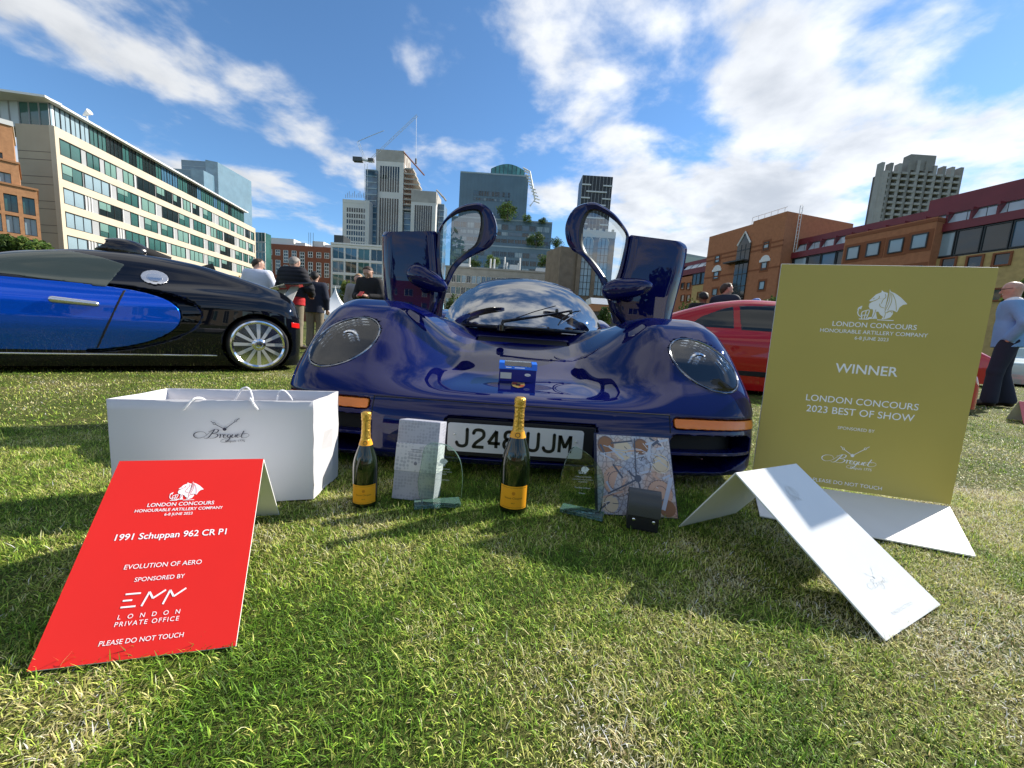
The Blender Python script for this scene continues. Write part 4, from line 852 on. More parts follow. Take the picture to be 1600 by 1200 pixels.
    door([[(985, 520), (1046, 518)], [(952, 478), (1053, 480)], [(971, 425), (1066, 432)], [(981, 376), (1073, 396)], [(983, 370), (1072, 384)], [(986, 367), (1063, 377)]],
         [((926, 316), (928, 329)), ((902, 322), (920, 334)), ((889, 337), (914, 347)), ((883, 357), (911, 362)), ((886, 379), (911, 380)), ((895, 392), (916, 394)), ((909, 401), (925, 404)), ((922, 416), (934, 415)), ((935, 434), (943, 428)), ((943, 450), (951, 441)), ((954, 462), (955, 449)), ((966, 447), (959, 442)), ((973, 426), (966, 425)), ((979, 400), (972, 402)), ((983, 376), (977, 378)), ((982, 364), (977, 366)), ((972, 348), (968, 353)), ((959, 333), (955, 341)), ((942, 322), (940, 332))],
         ([(936, 434), (944, 452), (950, 474), (958, 505)], [(957, 452), (962, 462), (968, 478), (978, 512)]), (.86, .90, .92), ((980, 451), (.150, .060), R(11)), 2.42, None)
supercar()

def side_car(root, prof, shoulder, tail, nose, wl, wg, paint, res=.022, arches=(), cuts=None, k=.12):
    top = spline(*prof); zs = spline(*shoulder); w1 = spline(*wl); wgz = spline(*wg)
    def f(p):
        x, y, z = p; ax = np.abs(x)
        lowr = smax(smax(ax-w1(y)+.05*sstep(.45, .10, z), z-zs(y), .18), .13-z, .06)
        g = smax(ax-wgz(z), (z-top(y))*.85, .14)
        b = smin(lowr, g, k); b = smax(b, y-tail, .22); b = smax(b, nose-y, .30)
        for yw, r_, wi in arches: b = np.maximum(b, -np.maximum(np.sqrt((y-yw)**2+(z-r_[1])**2)-r_[0], wi-ax))
        return b
    g = f if cuts is None else (lambda p: cuts(p, f(p)))
    solid('body', g, (0, nose-.1, .05), (1.08, tail+.1, 1.36), res, paint, root, sym=True)
    return f
def poly2(y, z, P):
    """signed distance to a polygon in side view"""
    d = np.full(np.broadcast(y, z).shape, 1e9, np.float32); s = np.ones_like(d); n = len(P)
    for i in range(n):
        a = P[i]; b = P[i-1]; ex, ez = b[0]-a[0], b[1]-a[1]; wx, wz = y-a[0], z-a[1]
        t = np.clip((wx*ex+wz*ez)/(ex*ex+ez*ez), 0, 1); d = np.minimum(d, (wx-ex*t)**2+(wz-ez*t)**2)
        c1 = z >= a[1]; c2 = z < b[1]; c3 = ex*wz > ez*wx
        s = np.where((c1 & c2 & c3) | (~c1 & ~c2 & ~c3), -s, s)
    return s*np.sqrt(d)
def panes(root, f, P, name, material, res=.012, side=(-1, 1), dep=.022, proud=.004):
    for s in side:
        ys = [p[0] for p in P]; zs = [p[1] for p in P]
        g = lambda p: np.maximum(np.maximum(f(p)-proud, -(f(p)+dep)), np.maximum(poly2(p[1], p[2], P), .2-np.abs(p[0])))
        lo, hi = (.2, min(ys)-.03, min(zs)-.03), (1.06, max(ys)+.03, max(zs)+.03)
        if s < 0: lo, hi = (-1.06, lo[1], lo[2]), (-.2, hi[1], hi[2])
        solid(name, g, lo, hi, res, material, root)
CAR_GLASS = mat('dark_car_glass', (.010, .014, .013), .02, spec=.6, coat=.3, coatrough=0)
def two_tone():
    m = mat('two_tone_paint', (.003, .004, .007), .25, spec=0, coat=1, coatrough=.012); nt = m.node_tree; N = nt.nodes; L = nt.links; b = N['Principled BSDF']
    tc = N.new('ShaderNodeTexCoord'); s = N.new('ShaderNodeSeparateXYZ'); L.new(tc.outputs['Object'], s.inputs[0])
    def M(op, a, b_):
        n = N.new('ShaderNodeMath'); n.operation = op
        for i, v in enumerate((a, b_)):
            if isinstance(v, (int, float)): n.inputs[i].default_value = v
            else: L.new(v, n.inputs[i])
        return n.outputs[0]
    y, z = s.outputs[1], s.outputs[2]
    u = M('DIVIDE', M('MAXIMUM', M('SUBTRACT', y, -1.45), 0), .78); zm = M('ADD', M('MULTIPLY', M('POWER', u, 2.0), .06), .515); v = M('DIVIDE', M('SUBTRACT', z, zm), .305)
    rr = M('ADD', M('POWER', u, 2.2), M('POWER', M('ABSOLUTE', v, 0), 2.2))
    blue = M('LESS_THAN', rr, 1.0)
    mx = N.new('ShaderNodeMix'); mx.data_type = 'RGBA'; L.new(blue, mx.inputs[0]); mx.inputs[6].default_value = (.003, .004, .008, 1); mx.inputs[7].default_value = (.004, .10, .66, 1); L.new(mx.outputs[2], b.inputs['Base Color'])
    mm = N.new('ShaderNodeMath'); mm.operation = 'MULTIPLY'; L.new(blue, mm.inputs[0]); mm.inputs[1].default_value = .8; L.new(mm.outputs[0], b.inputs['Metallic'])
    return m
def hypercar():
    t = thing('hypercar', 'two tone black and bright blue hypercar seen from the side at left', 'car', (-3.30, 4.78, 0), R(-50)); t.scale = (.93, .93, .93)
    prof = ([-3.7, -3.4, -3.0, -2.55, -2.2, -1.75, -1.35, -1.0, -.6, -.2, .2, .5, .8], [.40, .58, .72, .80, .90, 1.08, 1.175, 1.20, 1.17, 1.08, .96, .85, .70])
    sh = ([-3.7, -3.3, -2.75, -2.2, -1.5, -.8, -.3, 0, .35, .6, .8], [.42, .62, .75, .78, .79, .82, .845, .84, .78, .70, .60])
    wl = ([-3.7, -3.3, -2.7, -1.8, -.9, 0, .5, .8], [.62, .88, .99, .96, .97, 1.0, .95, .82]); wg = ([.5, .80, .95, 1.1, 1.2, 1.3], [.92, .86, .75, .63, .53, .43])
    ell_ = lambda y, z, e: ((np.maximum(y+1.45, 0)/(.78+e))**2.2+(np.abs(z-.515-.06*(np.maximum(y+1.45, 0)/.78)**2)/(.305+e*.12))**2.2-1)*.3
    def cuts(p, f):
        x, y, z = p; c = np.maximum(np.maximum(ell_(y, z, .17), -ell_(y, z, .0)), np.maximum(-1.35-y, .6-np.abs(x)))
        f = np.maximum(f, -np.maximum(c, -.07-f))
        return f
    f = side_car(t, prof, sh, .46, -3.68, wl, wg, two_tone(), .019, ((0, (.335, .31), .58), (-2.71, (.33, .305), .58)), cuts)
    panes(t, f, [(-2.50, .86), (-1.9, .845), (-1.5, .825), (-1.20, .805), (-1.08, 1.05), (-1.25, 1.10), (-1.45, 1.125), (-1.75, 1.085), (-2.05, 1.01), (-2.35, .915)], 'side_window', mat('grey_green_car_glass', (.032, .042, .037), .02, spec=.6, coat=.3, coatrough=0, var=.15, scale=1.2))
    panes(t, f, [(-1.285, .23), (-1.265, .23), (-1.06, .79), (-1.08, .79)], 'door_gap', MATT_BLACK, .008, (1,), .016, .0015)
    sil = mat('satin_silver', (.70, .70, .72), .25, metal=.9)
    g = lambda p: np.maximum(np.maximum(f(p)-.012, -(f(p)+.01)), np.sqrt(((p[1]+.86)/.105)**2+((p[2]-.95)/.075)**2)-1+np.where(p[0] < .2, 9, 0))
    solid('fuel_cap', g, (.3, -1.0, .84), (1, -.72, 1.06), .009, sil, t)
    solid('fuel_cap_centre', lambda p: np.maximum(np.maximum(f(p)-.018, -(f(p)-.002)), np.sqrt(((p[1]+.86)/.06)**2+((p[2]-.95)/.043)**2)-1+np.where(p[0] < .2, 9, 0)), (.3, -.95, .87), (1, -.77, 1.03), .007, CHROME, t)
    xs = .955
    solid('door_handle', lambda p: cone(p, (.975, -1.52, .655), (.985, -1.26, .640), .030, .024), (.9, -1.6, .58), (1.05, -1.2, .72), .008, sil, t)
    for s in (-1, 1):
        for yw, r_ in ((0, .305), (-2.71, .30)): wheel(t, (s*.845, yw, r_), r_, .29, s, 12, r_*.86, .26)
    for s in (-1, 1):                                       # roof air scoops
        sc = link('roof_scoop', None, None, t)
        solid('scoop', lambda p: np.maximum(smax(ell(p, (s*.24, -1.12, 1.22), (.13, .22, .13)), 1.14-p[2], .03), -ell(p, (s*.24, -1.34, 1.265), (.095, .28, .055))), (s*.24-.18, -1.4, 1.10), (s*.24+.18, -.8, 1.42), .010, GLOSS_BLACK, sc)
        MB().tube([(s*.24, -1.02, 1.24), (s*.24, -.75, 1.17)], [.08, .06], 12).build('scoop_throat', MATT_BLACK, sc, True)
        MB().tube(crom([(s*.42, -1.12, 1.155), (s*.44, -.7, 1.13), (s*.47, -.3, 1.06), (s*.50, .05, .97)], 6), [.02]+[.045]*17+[.02], 10).build('spine_rail', mat('brushed_silver', (.50, .52, .58), .28, metal=.9), t, True)
    MB().prism([(0, -.62, 1.12), (0, -.30, 1.08), (0, -.36, 1.24)], (1, 0, 0), .02).build('fin', GLOSS_BLACK, t)
    w_ = link('rear_wing', None, None, t)
    bevel(MB().hexa([(-.72, .30, 1.03), (.72, .30, 1.03), (.72, .62, 1.07), (-.72, .62, 1.07), (-.72, .30, 1.045), (.72, .30, 1.045), (.72, .62, 1.10), (-.72, .62, 1.10)]).build('blade', GLOSS_BLACK, w_), .006)
    for s in (-1, 1):
        bevel(MB().hexa([(s*.42-.02, .28, .80), (s*.42+.02, .28, .80), (s*.42+.02, .42, .80), (s*.42-.02, .42, .80), (s*.42-.02, .42, 1.035), (s*.42+.02, .42, 1.035), (s*.42+.02, .52, 1.05), (s*.42-.02, .52, 1.05)]).build('strut', mat('white_alloy', (.75, .75, .73), .3), w_), .006)
    panes(t, f, [(.33, .52), (.43, .51), (.43, .57), (.33, .58)], 'side_marker', mat('red_lens', (.6, .01, .01), .15, coat=.5), .008, (-1, 1), .01, .006)
    panes(t, f, [(-2.3, .165), (-.38, .165), (-.38, .18), (-2.3, .18)], 'sill_trim', sil, .007, (1,), .014, .004)
hypercar()
def coupe():
    t = thing('sports_coupe', 'red sports coupe parked behind the gold board', 'car', (2.45, 5.85, 0), R(77)); t.scale = (1, 1, .95)
    prof = ([-3.3, -3.0, -2.6, -2.2, -1.85, -1.5, -1.15, -.8, -.4, 0, .4, .8, .95], [.45, .62, .70, .80, .99, 1.20, 1.29, 1.30, 1.25, 1.13, .97, .80, .60])
    sh = ([-3.3, -2.9, -2.3, -1.6, -.8, 0, .5, .8, .95], [.50, .66, .76, .80, .82, .82, .76, .70, .55])
    wl = ([-3.3, -2.9, -2.2, -1.2, 0, .6, .95], [.55, .80, .83, .81, .86, .80, .60]); wg = ([.5, .8, 1.0, 1.2, 1.3, 1.36], [.80, .74, .66, .58, .52, .48])
    red = mat('red_paint', (.40, .004, .008), .45, spec=.1, coat=1, coatrough=.015)
    f = side_car(t, prof, sh, .95, -3.25, wl, wg, red, .024, ((0, (.34, .31), .5), (-2.27, (.33, .31), .5)), None, .08)
    panes(t, f, [(-1.72, .845), (-.62, .855), (-.60, 1.19), (-1.10, 1.22), (-1.40, 1.17)], 'door_window', CAR_GLASS, .014)
    panes(t, f, [(-.54, .86), (.02, .875), (-.15, 1.02), (-.40, 1.14), (-.53, 1.18)], 'quarter_window', CAR_GLASS, .014)
    panes(t, f, [(-1.95, .25), (-.35, .25), (-.35, .32), (-1.95, .32)], 'sill_trim', MATT_BLACK, .014, (-1, 1), .022, .006)
    for s in (-1, 1):
        for yw in (0, -2.27): wheel(t, (s*.72, yw, .31), .31, .22, s, 5, .21, .3)
coupe()

# ================================================================== buildings round the lawn
STONE = mat('cream_stone', (.52, .455, .345), .8, var=.06, scale=.5); STONE2 = mat('tan_stone', (.40, .33, .24), .8, var=.06, scale=.4)
ALUPANEL = mat('grey_panel', (.34, .35, .36), .45, var=.05, scale=.6); FRAME_D = mat('dark_frame', (.03, .034, .036), .4); FRAME_W = mat('white_frame', (.66, .66, .64), .5)
def bglass(name, c, rough=.05, var=.5):
    m = mat(name, c, rough, spec=.9, var=var, scale=.22); return m
G_TEAL = bglass('teal_glass', (.034, .098, .092)); G_DARK = bglass('dark_glass', (.012, .02, .022)); G_BLIND = bglass('glass_with_blind', (.15, .265, .235), .12, .2); G_BLUE = bglass('blue_glass', (.05, .12, .19)); G_PALE = bglass('pale_glass', (.24, .33, .38), .1, .2)
G_SKY = bglass('tower_glass', (.13, .22, .29), .06, .08)
_unit = {}
def unit_window(gm, fm, nm=0, fr=.05):
    k = (gm.name, fm.name, nm, fr)
    if k not in _unit:
        b = MB(); f = fr
        b.box((-.5+f, .2, -.5+f), (.5-f, .5, .5-f)); ng = len(b.F)
        b.box((-.5, -.5, -.5), (-.5+f, .5, .5)).box((.5-f, -.5, -.5), (.5, .5, .5)).box((-.5+f, -.5, -.5), (.5-f, .5, -.5+f)).box((-.5+f, -.5, .5-f), (.5-f, .5, .5))
        for i in range(nm): x = -.5+(i+1)/(nm+1); b.box((x-f*.35, -.4, -.5+f), (x+f*.35, .45, .5-f))
        me = mesh('window', b.V, b.F); me.materials.append(gm); me.materials.append(fm)
        mi = np.ones(len(b.F), np.int32); mi[:ng] = 0; me.polygons.foreach_set('material_index', mi); _unit[k] = me
    return _unit[k]
class Face:
    """a facade plane: s metres along it, z up, d out towards the viewer"""
    def __init__(s, root, A, B):
        s.root = root; s.o = np.array(root.location); s.A = np.array([A[0], A[1], 0.]); e = np.array([B[0]-A[0], B[1]-A[1], 0.]); s.L = np.linalg.norm(e); s.e = e/s.L; s.n = np.array([s.e[1], -s.e[0], 0.]); s.rz = math.atan2(s.e[1], s.e[0])
    def P(s, u, z, d=0.): return s.A+s.e*u+s.n*d+[0, 0, z]
    def uz(s, px, py):
        q = ray(px, py); t = ((s.A-_C)@s.n)/(q@s.n); X = _C+q*t; return (X-s.A)@s.e, X[2]
    def slab(s, u0, u1, z0, z1, d0, d1, mb=None):
        mb = mb or MB(s.o)
        return mb.hexa([s.P(u0, z0, d1), s.P(u1, z0, d1), s.P(u1, z0, d0), s.P(u0, z0, d0), s.P(u0, z1, d1), s.P(u1, z1, d1), s.P(u1, z1, d0), s.P(u0, z1, d0)])
    def part(s, name, m, *a): return s.slab(*a).build(name, m, s.root)
    def win(s, u0, u1, z0, z1, gm, fm=FRAME_D, d=-.1, nm=0, th=.16, fr=.05, name='window'):
        return link(name, unit_window(gm, fm, nm, fr), None, s.root, s.P((u0+u1)/2, (z0+z1)/2, d)-s.o, (u1-u0, th, z1-z0), s.rz)
def bld(name, label, loc, group=None): return thing(name, label, 'building', (loc[0], loc[1], 0), 0, group)
def left_office():
    a = at(83, 201.5, 57); b = at(398, 354.5, 112); top = (a[2]+b[2])/2
    t = bld('office_block', 'long cream stone office block with bands of green windows at left', a); F = Face(t, a, b); rg = random.Random(5)
    st = 3.29; mb = MB(F.o); nfl = 7
    F.slab(0, F.L, top-1.28, top, -.5, .12, mb)
    for k in range(1, nfl): z = top-1.28-k*st+2.21-2.21; F.slab(0, F.L, z, z+1.05, -.5, .12, mb)
    F.slab(-.01, .55, 0, top-.01, -.5, .14, mb); F.slab(F.L-.55, F.L+.01, 0, top-.01, -.5, .14, mb)
    mb.build('stone_band', STONE, t)
    for k in range(nfl): z1 = top-1.28-k*st; F.part('wall_panel', ALUPANEL, .55, F.L-.55, max(z1-2.24, .1), z1, -.5, -.06)
    for k in range(nfl):
        z1 = top-1.28-k*st; z0 = z1-2.24
        if z0 < 1: break
        u = .75
        while u < F.L-1.5:
            ty = rg.random(); wd = min(rg.choice([1.6, 2.2, 3.2, 4.2, 4.4]), F.L-.7-u); n = max(0, round(wd/1.45)-1)
            g = rg.choice([G_TEAL, G_DARK, G_TEAL, G_BLIND, G_DARK]) if u > 6 else G_PALE if rg.random() < .6 else G_TEAL
            F.win(u, u+wd, z0+.06, z1-.06, g, FRAME_D, -.03, n, .12, .02)
            if g in (G_TEAL, G_DARK) and rg.random() < .7 and wd > 1.8: F.win(u+.1, u+wd*.5, z1-.06-rg.uniform(.7, 1.3), z1-.12, G_BLIND, FRAME_D, -.0, 0, .03, .01, 'window_blind')
            u += wd
            for _ in range(rg.choice([0, 1, 1, 3])): F.part('fin', FRAME_W, u+.15, u+.27, z0, z1, -.06, .05); u += .5
            u += rg.choice([.25, .9, 1.3])
    # end wall, top floor and roof
    E = Face(t, at(24, 201, 57.02), a); mb = MB(F.o); E.slab(0, E.L-.01, 0, top-.02, -.4, 0, mb)
    mb.build('end_wall', STONE2, t)
    MB(F.o).prism([F.P(1.6, 0, -.56), F.P(F.L-.5, 0, -.56), F.P(F.L-.5, 0, -5), F.P(1.6, 0, -5)], (0, 0, 1), top-.05).build('core', ALUPANEL, t)
    for k in range(1, 7):
        for dz in (0, 1.05): E.part('joint_line', mat('joint_shadow', (.16, .13, .10), .9), 0, E.L-.02, top-1.28-k*st+dz-.04, top-1.28-k*st+dz+.04, -.1, .015)
    p0 = F.P(1.2, 0, -1.3); P = Face(t, p0, F.P(F.L-3, 0, -1.3)); n = 34; pt = top+3.4
    for i in range(n):
        u0, u1 = P.L*i/n, P.L*(i+1)/n; P.win(u0+.03, u1-.03, top+.02, pt, rg.choice([G_TEAL, G_BLUE, G_TEAL, G_DARK]) if i > 3 else G_PALE, FRAME_D, 0, 1, .12, .02, 'penthouse_window')
    P.part('penthouse_core', FRAME_D, 1.6, P.L, top, pt-.05, -9, -.25)
    mb = MB(F.o); P.slab(-1.5, P.L+.6, pt, pt+.28, -9.6, .9, mb); mb.build('roof_edge', FRAME_W, t)
    Q = Face(t, at(-60, 205, 58.4), p0); n = 9
    for i in range(n): u0, u1 = Q.L*i/n, Q.L*(i+1)/n; Q.win(u0+.03, u1-.03, top, pt, mat('pale_panel', (.42, .46, .48), .4) if i < 6 else G_TEAL, ALUPANEL, 0, 0, .12, .03, 'penthouse_window')
    Q.part('penthouse_wall', FRAME_W, 0, Q.L-.1, top, pt-.05, -.6, -.25); Q.part('roof_edge', FRAME_W, -1, Q.L+1, pt+.01, pt+.29, -.8, .9)
    Q.part('roof_plant', ALUPANEL, Q.L-9, Q.L-3.5, pt+.28, pt+1.2, -4, -1)
    d = F.P(8, pt+.4, -2)
    MB(F.o).tube([d, d+[0, 0, 1.3]], .12, 6).build('mast', FRAME_W, t); MB(F.o).tube([d+[-.6, 0, 1.2], d+[.5, 0, 1.8]], [.1, .45], 10).build('dish', FRAME_W, t)
    for k in range(18): q = P.P(6+k*2.6, pt+.28, -.4); MB(F.o).tube([q, q+[0, 0, .8]], .03, 5).build('rail_post', FRAME_W, t)
left_office()
BRICK_O = mat('orange_brown_brick', (.40, .20, .095), .85, var=.12, scale=3); BRICK_R = mat('red_brick', (.26, .085, .045), .85, var=.12, scale=3)
def brick_stepped():
    B0 = at(58, 298, 46); e = A_([.63, .776, 0]); e /= np.linalg.norm(e); a = B0-e*15; t = bld('brick_block', 'stepped orange brick block at the left edge of the picture', B0); F = Face(t, a, B0); W = F.uz
    tops = [W(57, 298)[1], W(29, 256)[1], W(20, 196)[1]]; rights = [F.L, W(30, 270)[0], W(21, 225)[0]]
    lists = [([(308, 335), (340, 367), (373, 399)], [(36.5, 56), (8, 29.5), (-24, 2), (-62, -32)], 40), ([(268, 284)], [(-4, 17), (-40, -14)], 5), ([(236, 251)], [(-14, 4), (-46, -24)], 0)]
    for i in range(3):
        rows, cols, px0 = lists[i]; d = -.25*i; z0 = 0 if i == 0 else tops[i-1]; R_ = rights[i]; rows = [(W(px0, y1)[1], W(px0, y0)[1]) for y0, y1 in rows]; ym = {0: 335, 1: 276, 2: 244}[i]; cols = sorted((W(x0, ym)[0], W(x1, ym)[0]) for x0, x1 in cols); cols = [c for c in cols if c[0] > .2]
        mb = MB(F.o); us = [0]+[v for c in cols for v in c]+[R_]; zs = [z0]+sorted(v for q in rows for v in q)+[tops[i]]
        for j in range(0, len(us), 2): F.slab(us[j], us[j+1], z0, tops[i], d-.5, d, mb)
        for c in cols:
            for j in range(0, len(zs), 2): F.slab(c[0], c[1], zs[j], zs[j+1], d-.5, d-.003, mb)
        mb.build('wall', BRICK_O, t); F.part('core', BRICK_O, .2, R_-.02, z0, tops[i]-.02, -9, d-.52)
        for c in cols:
            for q in rows: F.win(c[0], c[1], q[0], q[1], random.choice([G_PALE, G_DARK, G_TEAL]), FRAME_D, d-.25, 1, .15, .04)
        F.part('coping', SURR_L if i < 2 else FRAME_W, 0, R_+.1, tops[i], tops[i]+(.2 if i < 2 else .5), -9, d+.12)
SURR_L = mat('brick_coping', (.34, .17, .08), .85)
brick_stepped()
def frontal(name, label, pxl, pxr, py, Y, m, depth=20, zmin=0):
    a, b = at(pxl, py, Y), at(pxr, py+(pxr-pxl)*.066, Y); t = bld(name, label, a); F = Face(t, a, b); F.top = (a[2]+b[2])/2; F.m = m; F.depth = depth; return t, F
def grid(F, cols, rows, ztop, zbot, gm, fm, fu=.6, fz=.6, margin=.04, nm=0, wall=True, fr=.05, d=-.12, name='window'):
    """punched openings: piers and bands are wall, each opening holds its own window"""
    L = F.L*(1-2*margin); cw = L/cols; rh = (ztop-zbot)/rows; mb = MB(F.o)
    U = [(F.L*margin+cw*(i+.5-fu/2), F.L*margin+cw*(i+.5+fu/2)) for i in range(cols)]; Z = [(zbot+rh*(j+.5-fz/2), zbot+rh*(j+.5+fz/2)) for j in range(rows)]
    if wall:
        us = [0]+[v for u in U for v in u]+[F.L]; zs = [0]+[v for z in Z for v in z]+[F.top]
        for i in range(0, len(us), 2): F.slab(us[i], us[i+1], 0, F.top, -.4, 0, mb)
        for u in U:
            for j in range(0, len(zs), 2): F.slab(u[0], u[1], zs[j], zs[j+1], -.4, -.003, mb)
        mb.build('wall', F.m, F.root); F.part('core', F.m, .02, F.L-.02, 0, F.top-.05, -F.depth, -.42)
    for u in U:
        for z in Z: F.win(u[0], u[1], z[0], z[1], random.choice(gm) if isinstance(gm, list) else gm, fm, d, nm, .15, fr, name)
    return U, Z
def backdrop():
    # glass towers far behind the office block
    for lab, pl, pr, py, Y, gm in (('tall pale glass tower above the cream office roof', 283, 340, 249.5, 330, G_SKY), ('lower blue glass tower beside the taller pale one', 253, 318, 262, 318, G_SKY)):
        t, F = frontal('glass_tower', lab, pl, pr, py, Y, gm); F.part('glass_wall', gm, 0, F.L, 0, F.top, -40, 0)
        z = F.top
        while z > 30: F.part('floor_line', G_PALE, 0, F.L, z-.5, z, -.2, .12); z -= 4.2
        S = Face(t, F.P(F.L, 0), at(360 if Y > 325 else 336, py+14, Y+45)); S.part('side_wall', G_PALE, 0, S.L, 0, F.top-.05, -8, 0)
        z = F.top
        while z > 30: S.part('floor_line', G_BLUE, 0, S.L, z-.4, z, -.2, .1); z -= 4.2
    t, F = frontal('glass_block', 'narrow green glass block between cream office and brick building', 398, 414, 362, 118, G_TEAL); F.part('core', G_TEAL, .1, F.L-.1, 0, F.top-.1, -3, -.3); grid(F, 3, 9, F.top, 0, [G_TEAL, G_BLIND, G_TEAL], FRAME_W, .96, .94, .0, 0, False, .04, -.1)
    # red brick with white windows
    t, F = frontal('brick_building', 'red brick building with white cross windows beyond the lawn', 414, 517, 380, 130, BRICK_R)
    xs = [F.uz(p, 400)[0] for p in (421.5, 434, 446.5, 459.5, 472, 485, 498, 510.5)]; hw = F.uz(475.9, 400)[0]-F.uz(472, 400)[0]
    zz = lambda y: F.uz(465, y)[1]; R1, R2, R3, R4, R5 = (zz(401), zz(392)), (zz(431), zz(408)), (zz(449), zz(440)), (zz(466), zz(457)), (zz(482), zz(473))
    ops = []
    for i, x in enumerate(xs):
        if i == 4: ops.append([(zz(430), zz(393)), R3, R4, R5])
        elif i in (2, 3): ops.append([(zz(412), zz(392)), (zz(431), zz(415)), R3, R4, R5])
        else: ops.append([R1, R2, R3, R4, R5])
    mb = MB(F.o); us = [0]+[v for x in xs for v in (x-hw, x+hw)]+[F.L]
    for i in range(0, len(us), 2): F.slab(us[i], us[i+1], 0, F.top, -.4, 0, mb)
    for x, op in zip(xs, ops):
        zs = [0]+sorted(v for o in op for v in o)+[F.top]
        for j in range(0, len(zs), 2): F.slab(x-hw, x+hw, zs[j], zs[j+1], -.4, -.003, mb)
        for o in op:
            n = max(1, round((o[1]-o[0])/1.1))
            for k in range(n): F.win(x-hw, x+hw, o[0]+(o[1]-o[0])*k/n, o[0]+(o[1]-o[0])*(k+1)/n, G_DARK, FRAME_W, -.12, 1, .16, .13)
    mb.build('wall', BRICK_R, t); F.part('core', BRICK_R, .02, F.L-.02, 0, F.top-.05, -16, -.42)
    for p0, p1, h in ((414, 455, 2.2), (457, 473, 1.2), (484, 502, 2.0), (503, 515, 1.1)): F.part('roof_plant', FRAME_W, F.uz(p0, 380)[0]+.1, F.uz(p1, 380)[0], F.top, F.top+h, -6, -1.5)
    for px in (480, 483, 487): q = F.P(F.uz(px, 380)[0], F.top, -1); MB(F.o).tube([q, q+[0, 0, 4.5]], .06, 5).build('mast', FRAME_D, t)
    # white framed glass building
    t, F = frontal('glass_office', 'white framed office with large blue windows behind the raised left door', 517, 640, 381, 125, FRAME_W)
    F.part('core', G_DARK, .1, F.L-.1, 0, F.top-.1, -14, -.9); grid(F, 6, 6, F.top-.5, -1, [G_BLUE, G_TEAL, G_BLUE, G_DARK], FRAME_W, .90, .84, .01, 1, True, .03, -.25)
    F.part('roof_edge', FRAME_W, 0, F.L, F.top, F.top+.5, -8, .3); F.part('roof_plant', FRAME_D, F.L*.02, F.L*.14, F.top+.5, F.top+3, -6, -1)
    # concrete towers under construction
    t = bld('tower_cluster', 'pale concrete tower cluster with dark slit windows and crane on top', at(590, 234, 260)); conc = mat('pale_concrete', (.60, .59, .56), .8, var=.05, scale=.1); raw = mat('raw_concrete', (.36, .34, .31), .9, var=.15, scale=.2)
    for pl, pr, py, dy, nsl in ((535.5, 577, 311, 0, 8), (588, 631.5, 233, 8, 8), (643, 682, 297, 2, 8)):
        a, b = at(pl, py, 260+dy), at(pr, py+(pr-pl)*.066, 260+dy); F = Face(t, a, b); tp = (a[2]+b[2])/2; F.part('tower_wall', conc, 0, F.L, 0, tp, -16, 0)
        F.part('tower_cap', raw if py != 311 else conc, -.05, F.L+.05, tp-(7 if py != 311 else 2), tp+.02, -16.1, .12)
        segs = [(tp-10, tp-26), (tp-30, tp-62), (tp-66, tp-90)] if py == 233 else [(tp-5, tp-30), (tp-34, tp-48), (tp-52, tp-70)] if py == 311 else [(tp-9, tp-32), (tp-36, tp-60)]
        for i in range(nsl):
            u = F.L*(.14+.72*(i+.5)/nsl)
            for z1, z0 in segs:
                if py == 311:
                    z = z1
                    while z > z0+2.4: F.part('slit_window', G_DARK, u-.5, u+.5, z-2.6, z, -.3, .06); z -= 3.6
                else: F.part('slit_window', G_DARK, u-.55, u+.55, max(z0, 1), z1, -.3, .06)
    for pl, pr, py, dy in ((571, 589, 264, 6), (631.5, 643.5, 322, 10), (682, 694, 318, 8)):
        a, b = at(pl, py, 260+dy), at(pr, py+1, 260+dy); F = Face(t, a, b); F.part('glass_wall', G_BLUE, 0, F.L, 0, a[2], -12, -.3)
        z = a[2]
        while z > 20: F.part('floor_line', G_PALE, 0, F.L, z-.6, z, -.4, 0); z -= 3.8
    a, b = at(632, 262, 268), at(645, 275, 268); F = Face(t, a, b)
    for k in range(9): z = at(632, 262+k*8, 268)[2]; F.part('floor_slab', raw, 0, F.L*(1+.5*min(k, 4)*.5), z-.9, z, -9, 0)
    for k in range(5): u = F.L*k/4; F.part('scaffold_post', mat('rust_steel', (.22, .09, .06), .7), u-.15, u+.15, at(632, 322, 268)[2], at(632+k*3.2, 240+k*7, 268)[2], -.6, -.2)
    for k in range(4): q0, q1 = at(631+k*8, 238+k*9, 268), at(639+k*8, 247+k*9, 268); MB(np.array(t.location)).tube([q0, q1], .5, 5).build('roof_truss', mat('rust_steel', (.22, .09, .06), .7), t)
    for k in range(3): q0, q1 = at(682+k*5, 297+k*5, 266), at(687+k*5, 302+k*6, 266); MB(np.array(t.location)).tube([q0, q1], .6, 5).build('roof_truss', raw, t)
    for k in range(12): q = at(540+k*2.8, 309, 262); MB(np.array(t.location)).tube([q, q+[0, 0, 2+(k % 3)]], .15, 5).build('scaffold_post', raw, t)
    cm = mat('crane_paint', (.52, .55, .57), .5); base = at(572, 300, 255); c = thing('tower_crane', 'grey luffing tower crane over the concrete towers', 'crane', (base[0], base[1], 0)); o = np.array(c.location)
    def lat(name, p, q, wd, n):
        p, q = A_(p), A_(q); mb = MB(o); e = q-p; sd = np.cross(e, [0, 1, 0]); sd = sd/np.linalg.norm(sd)*wd
        for s in (-1, 1): mb.tube([p+sd*s, q+sd*s], .12, 5)
        for k in range(n): s = (-1)**k; mb.tube([p+e*k/n+sd*s, p+e*(k+1)/n-sd*s], .07, 4)
        mb.build(name, cm, c)
    lat('mast', [base[0], base[1], 0], at(572, 256, 255), .9, 40); lat('jib', at(575, 253, 255), at(652, 180, 255), .55, 22)
